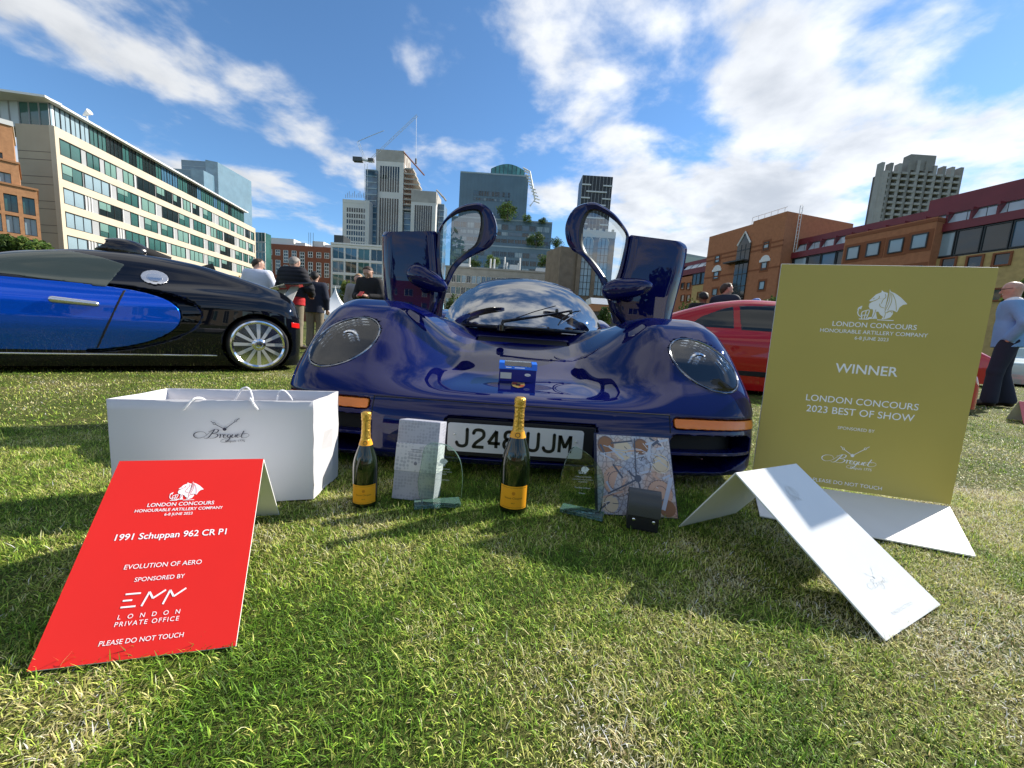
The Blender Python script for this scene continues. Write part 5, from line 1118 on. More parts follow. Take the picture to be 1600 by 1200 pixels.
    lat('back_frame', at(572, 254, 255), at(559, 221, 255), .6, 6); MB(o).tube([at(559, 221, 255), at(580, 212, 255), at(600, 204, 255)], .18, 5).build('stay_rope', cm, c)
    MB(o).box(at(554, 250, 257)-[0, 0, 1.5], at(565, 245, 254)).build('counterweight', mat('dark_steel', (.06, .065, .07), .6), c); MB(o).tube([at(557, 247, 255), at(583, 253, 255)], .7, 6).build('counter_jib', cm, c)
    MB(o).box(at(577, 254, 256.5), at(583, 247, 254)).build('cab', mat('dark_steel', (.06, .065, .07), .6), c)
    MB(o).tube([at(650.5, 182, 255), at(650, 250, 255)], .10, 4).build('hoist_rope', cm, c); MB(o).tube([at(650, 248, 255), at(650, 256, 255)], .6, 6).build('hook_block', mat('dark_steel', (.06, .065, .07), .6), c)
    # stepped blue glass building with planted terraces
    bw = mat('blue_cladding', (.075, .14, .19), .25, spec=.7, var=.10, scale=.15); t = bld('terraced_glass_building', 'stepped blue glass building with planted terraces behind the car', at(719, 270, 215)); o = np.array(t.location)
    lv = [(719.5, 826, 269.5, 218, 30), (706, 863, 339, 212, 20), (706, 880, 381, 206, 20)]
    for i, (pl, pr, py, Y, dp) in enumerate(lv):
        a, b = at(pl, py, Y), at(pr, py+(pr-pl)*.066, Y); F = Face(t, a, b); F.part('tier', bw, 0, F.L, 0, a[2]-i*.01, -dp, 0)
        rows = {0: [(296, 304, .2, .75), (307, 311, .2, .75)], 1: [(345, 354, .02, .98), (357, 363, .02, .98), (368, 374, .02, .98)], 2: [(388, 396, .02, .98), (400, 408, .02, .98), (412, 420, .02, .98)]}[i]
        for y0, y1, u0, u1 in rows:
            z1, z0 = F.uz(pl, y0)[1], F.uz(pl, y1)[1]; n = 14
            for k in range(n):
                ua, ub = F.L*(u0+(u1-u0)*k/n), F.L*(u0+(u1-u0)*(k+1)/n); F.win(ua+.15, ub-.15, z0, z1, random.choice([G_DARK, G_PALE, G_BLUE, G_DARK]), bw, .05, 3, .2, .04)
        n = int(F.L/1.9); mb = MB(F.o)
        for k in range(n): F.slab(k*F.L/n-.06, k*F.L/n+.06, 0, a[2]-.3, 0, .10, mb)
        tag(mb.build('mullions', bw, t), kind='stuff'); F.part('parapet', mat('pale_blue_metal', (.25, .33, .38), .4), 0, F.L, a[2], a[2]+.7, -.4, .15)
    a = at(767, 275, 222); b = at(819, 278, 222); F = Face(t, a, b); zt = at(767, 263, 222)[2]; zm = at(792, 256, 222)[2]
    arc = [F.P(F.L*k/12, zt+(zm-zt)*math.sin(math.pi*k/12), 0) for k in range(13)]; P = [F.P(0, a[2]-6)]+arc+[F.P(F.L, a[2]-6)]
    MB(F.o).prism(P[::-1], -F.n, 16).build('vaulted_top', bglass('green_glass', (.10, .26, .24)), t)
    for k in range(9): u = F.L*k/8; F.part('mullion', FRAME_D, u-.12, u+.12, a[2]-5, zt+(zm-zt)*math.sin(math.pi*k/8)-.2, 0, .15)
    for k in range(11):
        y = 262+k*5.2; x = 818+min(k, 9)*1.9; q0, q1 = at(x-1.0, y, 214), at(x+6+2*(k > 5), y+3.5, 214); MB(o).tube([q0, q1], .35, 5).build('steel_brace', FRAME_W, t)
    MB(o).tube([at(819, 264, 214), at(828, 268, 214), at(836, 312, 214), at(828, 322, 214)], .45, 6).build('steel_brace', FRAME_W, t)
    # long low stone block
    t, F = frontal('stone_office', 'long low grey stone office with rows of windows behind the windscreen', 696, 872, 417, 150, mat('grey_stone', (.36, .33, .28), .85, var=.12, scale=.5))
    grid(F, 22, 5, F.top-1.8, 0, [G_TEAL, G_DARK, G_PALE, G_BLUE], FRAME_W, .84, .66, .01, 1, True, .06, -.2)
    F.part('cornice', F.m, -.1, F.L+.1, F.top, F.top+.6, -4, .3)
    for p0, p1, h in ((706, 733, 1.3), (796, 812, 2.0), (838, 862, 1.5), (858, 866, 2.2)): F.part('roof_plant', FRAME_W, F.uz(p0, 417)[0], F.uz(p1, 417)[0], F.top+.6, F.top+.6+h, -5, -1)
    for px in (714, 733, 766, 772, 788, 792, 810, 812): q = F.P(F.uz(px, 417)[0], F.top+.6, -.8); MB(F.o).tube([q, q+[0, 0, 2.6+(px % 3)]], .3, 6).build('antenna', FRAME_W, t)
    # dark tower
    t, F = frontal('dark_tower', 'slim dark tower with short white balconies behind the right door', 910.5, 958, 273.5, 340, mat('dark_cladding', (.028, .032, .04), .4, var=.3, scale=.3))
    F.part('wall', F.m, 0, F.L, 0, F.top, -20, 0)
    for k in range(17):
        z = F.top-8-k*5.2; sp = [(0, .30), (.70, 1)] if k % 2 == 0 else [(.16, .84)]
        for u0, u1 in sp: F.part('balcony', mat('balcony_white', (.50, .52, .54), .5), F.L*u0, F.L*u1, z, z+1.1, -.3, .9)
    n = 26
    for k in range(n): F.part('mullion', FRAME_D if k % 3 else ALUPANEL, F.L*k/n, F.L*k/n+.25, 0, F.top, 0, .25)
    # dark brown stone hall with arched windows, seen through the right door
    st = mat('brown_stone', (.20, .155, .11), .9, var=.15, scale=.6); t, F = frontal('stone_hall', 'brown stone hall with tall arched windows seen through the right door', 905, 962, 364, 120, st)
    F.part('wall', st, 0, F.L, 0, F.top, -14, -.3); F.part('parapet', mat('pale_stone', (.62, .58, .5), .8), 0, F.L, F.top-1.0, F.top+.9, -.6, .15)
    for k in range(6): u = F.L*(k+.5)/6; F.part('parapet_post', mat('pale_stone', (.62, .58, .5), .8), u-.35, u+.35, F.top+.9, F.top+1.6, -.5, .1)
    for px in (917.5, 941):
        u = F.uz(px, 400)[0]; w_ = 1.6; z0, z1 = F.uz(px, 462)[1], F.uz(px, 383)[1]
        w0 = link('arched_window', None, None, t)
        P = [F.P(u-w_, z0, -.1), F.P(u+w_, z0, -.1)]+[F.P(u+w_*math.cos(a), z1+2.4*math.sin(a), -.1) for a in np.linspace(0, math.pi, 12)]
        MB(F.o).prism(P, -F.n, .2).build('pane', G_PALE, w0)
        for x in (-.55, .55): F.slab(u+x-.08, u+x+.08, z0, z1+1.8, -.15, .03).build('mullion', FRAME_D, w0)
        for k in range(7): z = z0+(z1-z0)*(k+1)/7.5; F.slab(u-w_, u+w_, z-.06, z+.06, -.15, .02).build('bar', FRAME_D, w0)
        MB(F.o).tube([F.P(u+(w_+.15)*math.cos(a), z1+2.55*math.sin(a), 0) for a in np.linspace(0, math.pi, 14)], .18, 6).build('arch_trim', mat('pale_stone', (.62, .58, .5), .8), w0)
    for px in (905, 929, 953): u = F.uz(px, 400)[0]; F.part('buttress', st, u-.6, u+.6, 0, F.top-1.2, -.4, .7)
    b2 = at(876, 396, 118); W = Face(t, b2, F.P(0, 0, .02)); W.part('wing', st, 0, W.L, 0, at(890, 385, 118)[2], -10, 0)
    m = thing('marquee', 'low white marquee with orange stripe behind the right door', 'tent', (*at(947, 465, 60)[:2], 0)); o = np.array(m.location); p = at(925, 464, 60); q = at(968, 467, 60); tw = mat('tent_white', (.75, .75, .75), .7)
    MB(o).hexa([(p[0], p[1], p[2]-1), (q[0], p[1], p[2]-1), (q[0], p[1]+6, p[2]-1), (p[0], p[1]+6, p[2]-1), (p[0], p[1]+1, p[2]), (q[0], p[1]+1, p[2]), (q[0], p[1]+5, p[2]), (p[0], p[1]+5, p[2])]).build('roof', tw, m)
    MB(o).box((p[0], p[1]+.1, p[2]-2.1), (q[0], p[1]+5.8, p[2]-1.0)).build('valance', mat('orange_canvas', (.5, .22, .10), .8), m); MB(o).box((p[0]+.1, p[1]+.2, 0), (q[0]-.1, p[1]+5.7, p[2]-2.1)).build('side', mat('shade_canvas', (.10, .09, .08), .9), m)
backdrop()
ORANGE = mat('orange_brick', (.36, .148, .07), .85, var=.10, scale=2.5); YELLOW = mat('yellow_brick', (.46, .33, .13), .85, var=.12, scale=2.5); MAROON = mat('maroon_metal', (.16, .022, .030), .4, var=.08, scale=.6); SURR = mat('brown_surround', (.22, .075, .03), .8)
def right_building():
    P0, D = A_([40., 75.]), A_([.27, -.963]); D /= np.linalg.norm(D)
    A0, B0 = P0-D*80, P0+D*60; t = bld('brick_complex', 'long orange and yellow brick building with maroon metal roof at right', P0); F = Face(t, A0, B0)
    S = lambda px, py: F.uz(px, py)
    # tower block standing proud
    tl, tm, tr = S(1123, 372), S(1193, 350), S(1247, 335); d = 2.2
    F.part('tower_wall', ORANGE, tl[0], tm[0], 0, S(1160, 362)[1], -12, d); F.part('tower_wall', ORANGE, tm[0]+.003, tr[0], 0, S(1220, 341)[1], -12, d+.02)
    for py in (395, 388, 425): z = S(1200, py)[1]; F.part('brick_course', SURR, tl[0]-.02, tr[0]+.02, z, z+.28, d-.2, d+.06)
    g0, g1 = S(1168, 400)[0], S(1188, 400)[0]; zz = S(1178, 385)[1]; zp = S(1180, 366)[1]
    MB(F.o).prism([F.P(g0, 0, d+.25), F.P(g1, 0, d+.25), F.P(g1, zz, d+.25), F.P((g0+g1)/2, zp, d+.25), F.P(g0, zz, d+.25)], -F.n, .3).build('stair_window', G_DARK, t)
    MB(F.o).tube([F.P(g0, zz, d+.3), F.P((g0+g1)/2, zp, d+.3), F.P(g1, zz, d+.3)], .16, 6).build('gable_trim', FRAME_W, t)
    for k in range(9): z = zz*(k+.5)/9; F.part('transom', FRAME_D, g0, g1, z, z+.15, d+.1, d+.3)
    for x in (.33, .66): F.part('mullion', FRAME_D, g0+(g1-g0)*x-.06, g0+(g1-g0)*x+.06, 0, zz, d+.1, d+.29)
    F.part('canopy', mat('dark_steel', (.06, .065, .07), .6), S(1155, 412)[0], g1, S(1170, 413)[1], S(1170, 411)[1], d, d+1.5)
    for px, py, hw, hh, arch in ((1136, 407, 3.2, 5, 0), (1134, 432, 3.6, 5.5, 1), (1214, 387, 4, 6, 0), (1210.5, 418, 4.2, 6, 1), (1207, 448, 4.2, 6.5, 0), (1132, 458, 3.6, 5, 0)):
        u0, u1 = S(px-hw, py)[0], S(px+hw, py)[0]; z0, z1 = S(px, py+hh)[1], S(px, py-hh)[1]
        F.part('window_surround', SURR, u0-.35, u1+.35, z0-.35, z1+.35, d-.1, d+.05); F.win(u0, u1, z0, z1, G_PALE, FRAME_D, d+.08, 0, .12, .08)
        if arch:
            c = (u0+u1)/2; r_ = (u1-u0)*.85
            MB(F.o).prism([F.P(c+r_*math.cos(a), z1+.3+r_*.95*math.sin(a), d+.10) for a in np.linspace(0, math.pi, 12)], -F.n, .15).build('white_arch', FRAME_W, t); F.part('arch_base', FRAME_W, c-r_*1.15, c+r_*1.15, z1+.05, z1+.45, d, d+.14)
    a, b = F.P(tr[0], 0, d), F.P(tr[0], 0, -10); zt = S(1247, 335)[1]
    for i in range(6): q = F.P(tr[0]-1-i*1.2, zt, d-.6); MB(F.o).tube([q, q+[0, 0, 1.1]], .04, 5).build('rail_post', FRAME_W, t)
    MB(F.o).tube([F.P(tr[0]-7, zt+1.1, d-.6), F.P(tr[0]-.6, zt+1.1, d-.6)], .04, 5).build('roof_rail', FRAME_W, t)
    for dx in (0, .5): MB(F.o).tube([F.P(tr[0]+.35, S(1262, 390)[1], d-2-dx), F.P(tr[0]+.35, zt+1.2, d-2-dx)], .05, 5).build('ladder_rail', FRAME_W, t)
    for k in range(14): z = S(1262, 390)[1]+k*.55; MB(F.o).tube([F.P(tr[0]+.35, z, d-2), F.P(tr[0]+.35, z, d-2.5)], .03, 4).build('ladder_rung', FRAME_W, t)
    # main range to the right of the tower: maroon roof, rooflights, dark glass, brick below
    u0, u1 = tr[0]+.02, F.L; rt, rl, rb = S(1600, 291)[1], S(1600, 303)[1], S(1600, 322)[1]
    mb = MB(F.o); F.part('wall', YELLOW, u0, u1, 0, S(1540, 395)[1], -12, 0)
    F.part('glass_band', G_DARK, u0, u1, S(1540, 395)[1], S(1540, 350)[1], -12, -.25)
    u = u0+.5; k = 0
    while u < u1-2.4: F.win(u, u+2.0, S(1540, 394)[1]+.1, S(1540, 352)[1], random.choice([G_DARK, G_DARK, G_PALE, G_BLUE]), FRAME_D, -.12, 0, .18, .04); u += 2.1
    F.part('roof_band', MAROON, u0, u1, S(1540, 351)[1], S(1540, 338)[1], -12, .15)
    zA, zB = S(1540, 338)[1], S(1540, 318)[1]
    u = u0+.3
    pl = mat('rooflight', (.36, .42, .46), .15, spec=.8)
    while u < u1-2.2:
        MB(F.o).plate([F.P(u, zA, -.2), F.P(u+1.75, zA, -.2), F.P(u+1.75, zB, -1.2), F.P(u, zB, -1.2)], .08).build('rooflight', pl, t); F.part('glazing_bar', MAROON, u+1.80, u+1.98, zA, zB, -1.6, -.1); u += 2.0
    F.part('roof_top', MAROON, u0, u1, zB, S(1540, 305)[1], -12, -1.0); F.part('upper_roof', MAROON, S(1425, 320)[0], u1, S(1540, 305)[1], S(1540, 279)[1], -12, -3.0)
    for k in range(40):
        q = F.P(u0+2+k*1.5, zA, .1)
        if u0+2+k*1.5 < u1: MB(F.o).tube([q, q+[0, 0, .9]], .03, 4).build('rail_post', FRAME_D, t)
    MB(F.o).tube([F.P(u0+1, zA+.9, .1), F.P(u1, zA+.9, .1)], .035, 4).build('roof_rail', FRAME_D, t)
    o0, o1 = S(1330, 380)[0], S(1476, 345)[0]; oz = S(1400, 356)[1]; F.part('projecting_bay', ORANGE, o0, o1, 0, oz, -1, 1.2); F.part('brick_course', SURR, o0-.05, o1+.05, oz-.5, oz-.15, -.5, 1.26)
    for px, py in ((1343.5, 397), (1375, 391.5), (1411, 386), (1448, 379)):
        for r_ in range(3):
            h = 7.5; uu = S(px, py)[0]; z = S(px, py)[1]-r_*3.7; F.part('window_surround', SURR, uu-1.15, uu+1.15, z-1.2, z+1.2, 1.1, 1.25); F.win(uu-.75, uu+.75, z-.85, z+.85, G_PALE, FRAME_D, 1.33, 0, .12, .07)
    for px, py in ((1482, 412), (1523, 409), (1566, 405)):
        for r_ in range(2): uu = S(px, py)[0]; z = S(px, py)[1]-r_*3.6; F.win(uu-.7, uu+.7, z-.7, z+.7, G_DARK, SURR, .05, 0, .2, .12)
    # lower range to the left, farther off
    v0, v1 = 0, tl[0]-.02; F.part('wall', ORANGE, v0, v1, 0, S(1085, 430)[1], -12, -.02); F.part('roof_band', MAROON, v0, v1, S(1110, 423)[1], S(1110, 414)[1], -12, .1)
    F.part('wall', YELLOW, S(1082, 450)[0], v1-.01, 0, S(1110, 443)[1], -1, .06)
    u = S(1082, 440)[0]
    while u < v1-2.6: F.win(u, u+2.3, S(1110, 442)[1], S(1110, 424)[1], G_DARK, FRAME_D, .1, 1, .15, .04); u += 2.5
    u = S(1068, 425)[0]; zA, zB = S(1110, 414)[1], S(1110, 406)[1]
    while u < v1-2: MB(F.o).plate([F.P(u, zA, 0), F.P(u+1.7, zA, 0), F.P(u+1.7, zB, -1), F.P(u, zB, -1)], .08).build('rooflight', pl, t); u += 2
    F.part('roof_top', MAROON, v0, v1, zB, zB+.8, -12, -1.0)
    for px, py in ((1067, 447), (1076, 447), (1067, 466), (1076, 466), (1093, 462), (1105, 459)): uu = S(px, py)[0]; z = S(px, py)[1]; F.win(uu-.6, uu+.6, z-.8, z+.8, G_DARK, SURR, .1, 0, .2, .1)
    # green roofs behind
    g = bld('glass_roof_building', 'pale green glass roof far behind the orange brick building', at(1090, 404, 190)); o = np.array(g.location); gm = mat('pale_green_metal', (.30, .38, .36), .4)
    p, q = at(1060, 398, 190), at(1130, 410, 190); MB(o).prism([p, q, (q[0], q[1], 0), (p[0], p[1], 0)], (0, 1, 0), 20).build('wall', gm, g)
    p, q = at(1062, 394, 195), at(1105, 402, 195); MB(o).prism([p, q, (q[0], q[1], 20), (p[0], p[1], 20)], (0, 1, 0), 12).build('plant_room', mat('grey_cladding', (.22, .25, .26), .5), g)
right_building()
def concrete_tower():
    c1 = mat('tower_concrete', (.20, .198, .19), .85, var=.12, scale=.2); c2 = mat('tower_concrete_light', (.29, .288, .28), .85, var=.1, scale=.2); t, F = frontal('concrete_tower', 'tall grey concrete residential tower with stacked balconies at right', 1379, 1502, 262, 240, c1)
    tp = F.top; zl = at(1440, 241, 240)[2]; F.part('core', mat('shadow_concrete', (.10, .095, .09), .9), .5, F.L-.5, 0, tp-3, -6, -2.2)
    n = 9
    for k in range(n+1):
        u = F.L*k/n; h = tp+(3.0 if k not in (3, 4, 5) else (zl-tp)*.6); F.part('column', c1 if k % 2 else c2, u-.9, u+.9, 0, h, -3, .2)
    for j in range(20):
        z = tp-3-j*3.3
        if z < 20: break
        for k in range(n): F.part('balcony', c2, F.L*k/n+.9, F.L*(k+1)/n-.9, z, z+1.25, -2.4, .9)
    F.part('roof_block', c1, F.L*.34, F.L*.66, tp, zl, -5, -.5)
    S = Face(t, at(1371, 300, 250), F.P(0, 0, 0)); S.part('side_wall', c2, 0, S.L, 0, tp-2, -3, 0)
    for j in range(14): z = tp-5-j*3.3; S.part('balcony', c2, .5, S.L-.5, z, z+1.2, -.5, .6)
concrete_tower()

# ================================================================== trees, tents
LEAF = attr_mat('leaves', .6, .3); BARK = mat('bark', (.10, .075, .05), .9, var=.2, scale=6)
def tree(label, base, h, rx, rz, n, leaf, tone, group, name='tree', trunk=True, cat='tree', parent=None):
    t = thing(name, label, cat, base, 0, group); rg = np.random.default_rng(abs(hash(label+str(base[0])[:5])) % 99991 if False else int(abs(base[0]*37+base[1]*13+h*7)) % 99991)
    if trunk:
        ch = max(h-rz*1.7, .2*h); mb = MB().tube(crom([(0, 0, -.1), (.03*h, 0, ch*.5), (0, .02*h, ch), (-.02*h, 0, h*.8)], 4), [.045*h*(1-.065*i) for i in range(13)], 7); mb.build('trunk', BARK, t, True)
        mb = MB()
        for k in range(7):
            a = k*2.4; z = ch*.8+rz*.2*(k % 4); mb.tube(crom([(0, 0, z), (rx*.35*math.cos(a), rx*.35*math.sin(a), z+rz*.35), (rx*.75*math.cos(a), rx*.75*math.sin(a), z+rz*.7)], 3), [.02*h, .016*h, .014*h, .012*h, .01*h, .008*h, .006*h], 5)
        tag(mb.build('limbs', BARK, t, True), kind='stuff')
    k = 22; cc = rg.normal(0, 1, (k, 3)); cc /= np.linalg.norm(cc, axis=1)[:, None]; cc *= (rg.random((k, 1))**.45)*[[rx*.78, rx*.78, rz*.78]]; cs = rg.uniform(.25, .48, k)
    w_ = rg.integers(0, k, n); d = rg.normal(0, 1, (n, 3)); d /= np.linalg.norm(d, axis=1)[:, None]; P = cc[w_]+d*(rg.random((n, 1))**.4)*cs[w_][:, None]*[[rx, rx, rz]]
    P[:, 2] = np.maximum(P[:, 2]+(h-rz), .02)
    a = rg.normal(0, 1, (n, 3)); a /= np.linalg.norm(a, axis=1)[:, None]; b = np.cross(a, rg.normal(0, 1, (n, 3))); b /= np.linalg.norm(b, axis=1)[:, None]; s = (leaf*rg.uniform(.6, 1.3, n))[:, None]
    V = np.stack([P-a*s, P+b*s*.5, P+a*s, P-b*s*.5], 1).reshape(-1, 3); F = np.arange(n*4).reshape(n, 4)
    me = mesh('crown', V, F); c = np.array(tone)*rg.uniform(.6, 1.5, (n, 1))*(.75+.5*cs[w_][:, None]/.36*.5); c[:, 0] *= rg.uniform(.8, 1.35, n); c = np.repeat(np.clip(c, 0, 1), 4, 0)
    ca = me.color_attributes.new('Col', 'FLOAT_COLOR', 'POINT'); ca.data.foreach_set('color', np.concatenate([c, np.ones((n*4, 1))], 1).astype(np.float32).ravel())
    link('crown', me, LEAF, t); return t
def px_tree(label, px, py_top, py_bot, wpx, Y, n, tone, group, z0=None, **kw):
    tp, bt = at(px, py_top, Y), at(px, py_bot, Y); h = tp[2]-(0 if z0 is None else z0); rx = wpx/2/FPX*Y; rz = (tp[2]-bt[2])/2
    return tree(label, (bt[0], Y, 0 if z0 is None else z0), h, rx, rz, n, max(.05*rx, .12)*1.3, tone, group, **kw)
G1, G2, G3 = (.085, .15, .03), (.05, .095, .022), (.11, .15, .035); GR = 'trees on the glass terraces'
for lab, px, y0, y1, wd, Y, zb in (('largest terrace tree on the upper glass tier', 792, 317, 343, 32, 209, 343), ('small terrace bush right of the largest terrace tree', 824, 335, 346, 16, 209, 346), ('smallest terrace bush at the right end of the upper tier', 848, 340, 348, 15, 209, 349),
        ('broad tree on the middle glass terrace', 837, 364, 385, 28, 203, 386), ('leafy tree at the right end of the middle terrace', 868, 371, 388, 20, 203, 389), ('dark bush left on the lowest terrace roof', 741, 401, 419, 20, 170, 420), ('bright bush beside it on the lowest terrace roof', 768, 398, 419, 24, 170, 421),
        ('wide dark tree on the lowest terrace beside the brown hall', 857, 400, 424, 36, 170, 425)):
    z = at(px, zb, Y)[2]; px_tree(lab, px, y0-2, y1+2, wd*1.15, Y, 2000, G1 if 'bright' in lab or 'largest' in lab else G2, GR, z, name='terrace_tree')
px_tree('round light green tree behind the white tents', 545, 436, 484, 36, 38, 2600, G3, None)
px_tree('green bush left of the red brick base', 510, 462, 490, 26, 60, 1200, G2, None, name='bush', cat='bush')
px_tree('low green tree top above the hypercar roof at far left', 62, 366, 420, 50, 34, 2200, G1, 'trees before the brick block'); px_tree('green tree top at the left picture edge above the hypercar', 12, 364, 420, 50, 33, 2200, G2, 'trees before the brick block')
px_tree('dark tree in front of the orange tower beside the gold board', 1212, 452, 500, 40, 45, 1800, G2, 'trees before the orange building'); px_tree('dark tree between the raised right door and red coupe', 1072, 464, 520, 34, 50, 1800, G2, 'trees before the orange building')
px_tree('dark tree behind the man in the blue jacket', 1585, 428, 520, 60, 24, 2400, G2, 'trees before the orange building'); px_tree('small tree behind the left door beside the windscreen', 706, 458, 500, 24, 60, 1200, G2, None); px_tree('dark shrub under the raised right door', 945, 478, 510, 30, 40, 1200, G2, None, name='bush', cat='bush')
px_tree('dark tree behind the gold board and tower', 1290, 452, 520, 70, 48, 1800, G2, 'trees before the orange building')
TENT = mat('tent_canvas', (.80, .80, .80), .7)
def tent(label, px, ypk, ybase, wpx, Y):
    pk, b = at(px, ypk, Y), at(px, ybase, Y); t = thing('pagoda_tent', label, 'tent', (pk[0], Y, 0), R(12), 'white pagoda tents beyond the lawn'); r_ = wpx/2/FPX*Y; V = []; n = 10
    for k in range(n+1):
        f = k/n; z = b[2]+(pk[2]-b[2])*f; w_ = r_*((1-f)**1.9*.94+.012)
        for x, y in ((-1, -1), (0, -.97), (1, -1), (.97, 0), (1, 1), (0, .97), (-1, 1), (-.97, 0)): V.append((x*w_, y*w_, z))
    F = [(k*8+i, k*8+(i+1) % 8, (k+1)*8+(i+1) % 8, (k+1)*8+i) for k in range(n) for i in range(8)]; link('roof', mesh('roof', V, F, True, 40), TENT, t)
    MB().box((-r_*.94, -r_*.94, b[2]-.35), (r_*.94, r_*.94, b[2]-.001)).build('valance', TENT, t)
    for x in (-.9, .9):
        for y in (-.9, .9): MB().tube([(x*r_, y*r_, 0), (x*r_, y*r_, b[2]-.3)], .04, 6).build('pole', FRAME_W, t)
tent('larger white pagoda tent with pointed peak behind the hypercar tail', 524, 447, 492, 58, 26); tent('smaller white pagoda tent peak left of the man with phone', 547.5, 456, 486, 40, 40)

# ================================================================== people
SKIN = mat('skin', (.48, .29, .22), .5, var=.06, scale=30); SKIN_D = mat('skin_dark', (.16, .08, .05), .5)
def person(label, loc, yaw, h, pose, clothes, hair=None, group=None, skin=None, bulk=1.0, res=.012, extra=None):
    """one continuous body mesh, clothes as children; figure faces local -y, built 1.75 m tall then scaled"""
    skin = skin or SKIN
    t = thing('person', label, 'person', loc, yaw, group); k = h/1.75; t.scale = (k, k, k)
    J = dict(hipL=(-.095, 0, .92), hipR=(.095, 0, .92), kneeL=(-.10, -.02, .50), kneeR=(.10, -.02, .50), ankL=(-.105, .02, .09), ankR=(.105, .02, .09), toeL=(-.125, -.14, .035), toeR=(.125, -.14, .035),
             shL=(-.185, 0, 1.43), shR=(.185, 0, 1.43), elL=(-.25, .03, 1.15), elR=(.25, .03, 1.15), wrL=(-.25, -.05, .90), wrR=(.25, -.05, .90), haL=(-.245, -.09, .82), haR=(.245, -.09, .82),
             pel=(0, 0, .96), waist=(0, 0, 1.10), chest=(0, 0, 1.32), neck=(0, .0, 1.47), head=(0, -.015, 1.635), look=(0, -1, 0))
    J.update(pose); J = {a: np.array(b, np.float32) for a, b in J.items()}; hd = J['head']; lk = J['look']/np.linalg.norm(J['look']); rt = np.cross(lk, [0, 0, 1]); rt /= np.linalg.norm(rt); up = np.cross(rt, lk)
    H = lambda r_, f, u: hd+rt*r_+lk*f+up*u
    def torso(p, e=0.):
        q = lambda c: (p[0], (p[1]-c[1])*1.45+c[1], p[2]); b = bulk
        f = smin(cone(q(J['pel']), J['pel'], J['waist'], .150*b+e, .145*b+e), cone(q(J['waist']), J['waist'], J['chest'], .145*b+e, .165*b+e), .06)
        f = smin(f, cone(q(J['chest']), J['chest']+[-.09, 0, .02], J['chest']+[.09, 0, .02], .115*b+e, .115*b+e), .08)
        return smin(f, cone(p, J['shL']*.9+J['neck']*.1, J['shR']*.9+J['neck']*.1, .068+e, .068+e), .08)
    def arm(p, s, e=0.): return smin(cone(p, J['sh'+s], J['el'+s], .060*bulk+e, .047+e), cone(p, J['el'+s], J['wr'+s], .046+e, .031+e), .03)
    def leg(p, s, e=0., low=0.): return smin(cone(p, J['hip'+s], J['knee'+s], .090*bulk+e, .062+e), cone(p, J['knee'+s], J['ank'+s], .060+e, .042+e+low), .03)
    def headf(p):
        f = smin(cone(p, H(0, -.012, .02), H(0, .012, .03), .088, .084), cone(p, H(0, .02, -.04), H(0, .045, -.085), .066, .040), .05)
        f = smin(f, cone(p, H(0, .095, .005), H(0, .108, -.028), .009, .014), .015)                      # nose
        f = smin(f, cone(p, H(-.022, .082, -.060), H(.022, .082, -.060), .008, .008), .012)                 # lips
        f = smin(f, cone(p, H(-.035, .078, .030), H(.035, .078, .030), .014, .014), .02)                   # brow
        for s in (-1, 1):
            f = smax(f, -(cone(p, H(s*.032, .097, .008), H(s*.030, .097, .008), .011, .011)), .012)
            f = smin(f, cone(p, H(s*.085, -.012, .018), H(s*.082, -.006, -.022), .018, .010), .01)
        return smin(f, cone(p, J['neck']-[0, 0, .05], H(0, -.02, -.06), .060, .056), .04)
    def hand(p, s):
        w0, h0 = J['wr'+s], J['ha'+s]; d = (h0-w0)/np.linalg.norm(h0-w0); sd = np.cross(d, [0, 0, 1] if abs(d[2]) < .8 else [0, 1, 0]); sd /= np.linalg.norm(sd); nn = np.cross(d, sd)
        f = cone(p, w0, w0+d*.075, .026, .030)
        for i, (o, l) in enumerate(((-.027, .062), (-.009, .074), (.009, .070), (.027, .054))):
            a = w0+d*.085+sd*o; m = a+d*l*.55+nn*.012; f = smin(f, cone(p, a, m, .0105, .0095), .006); f = smin(f, cone(p, m, m+d*l*.35+nn*.030, .0095, .008), .004)
        a = w0+d*.03+sd*-.028; m = a+d*.035+sd*-.022+nn*.012; return smin(smin(f, cone(p, a, m, .013, .011), .01), cone(p, m, m+d*.03+nn*.012, .011, .009), .006)
    def body(p):
        f = torso(p)
        for s in 'LR':
            f = smin(f, arm(p, s), .04); f = smin(f, leg(p, s), .05); f = smin(f, cone(p, J['ank'+s], J['toe'+s], .040, .030), .03); f = smin(f, hand(p, s), .012)
        return smin(f, headf(p), .03)
    pts = np.array(list(v for a, v in J.items() if a != 'look')); lo, hi = pts.min(0)-.17, pts.max(0)+.17; lo[2] = -.02; hi[2] = hd[2]+.17
    solid('body', body, lo, hi, res, skin, t)
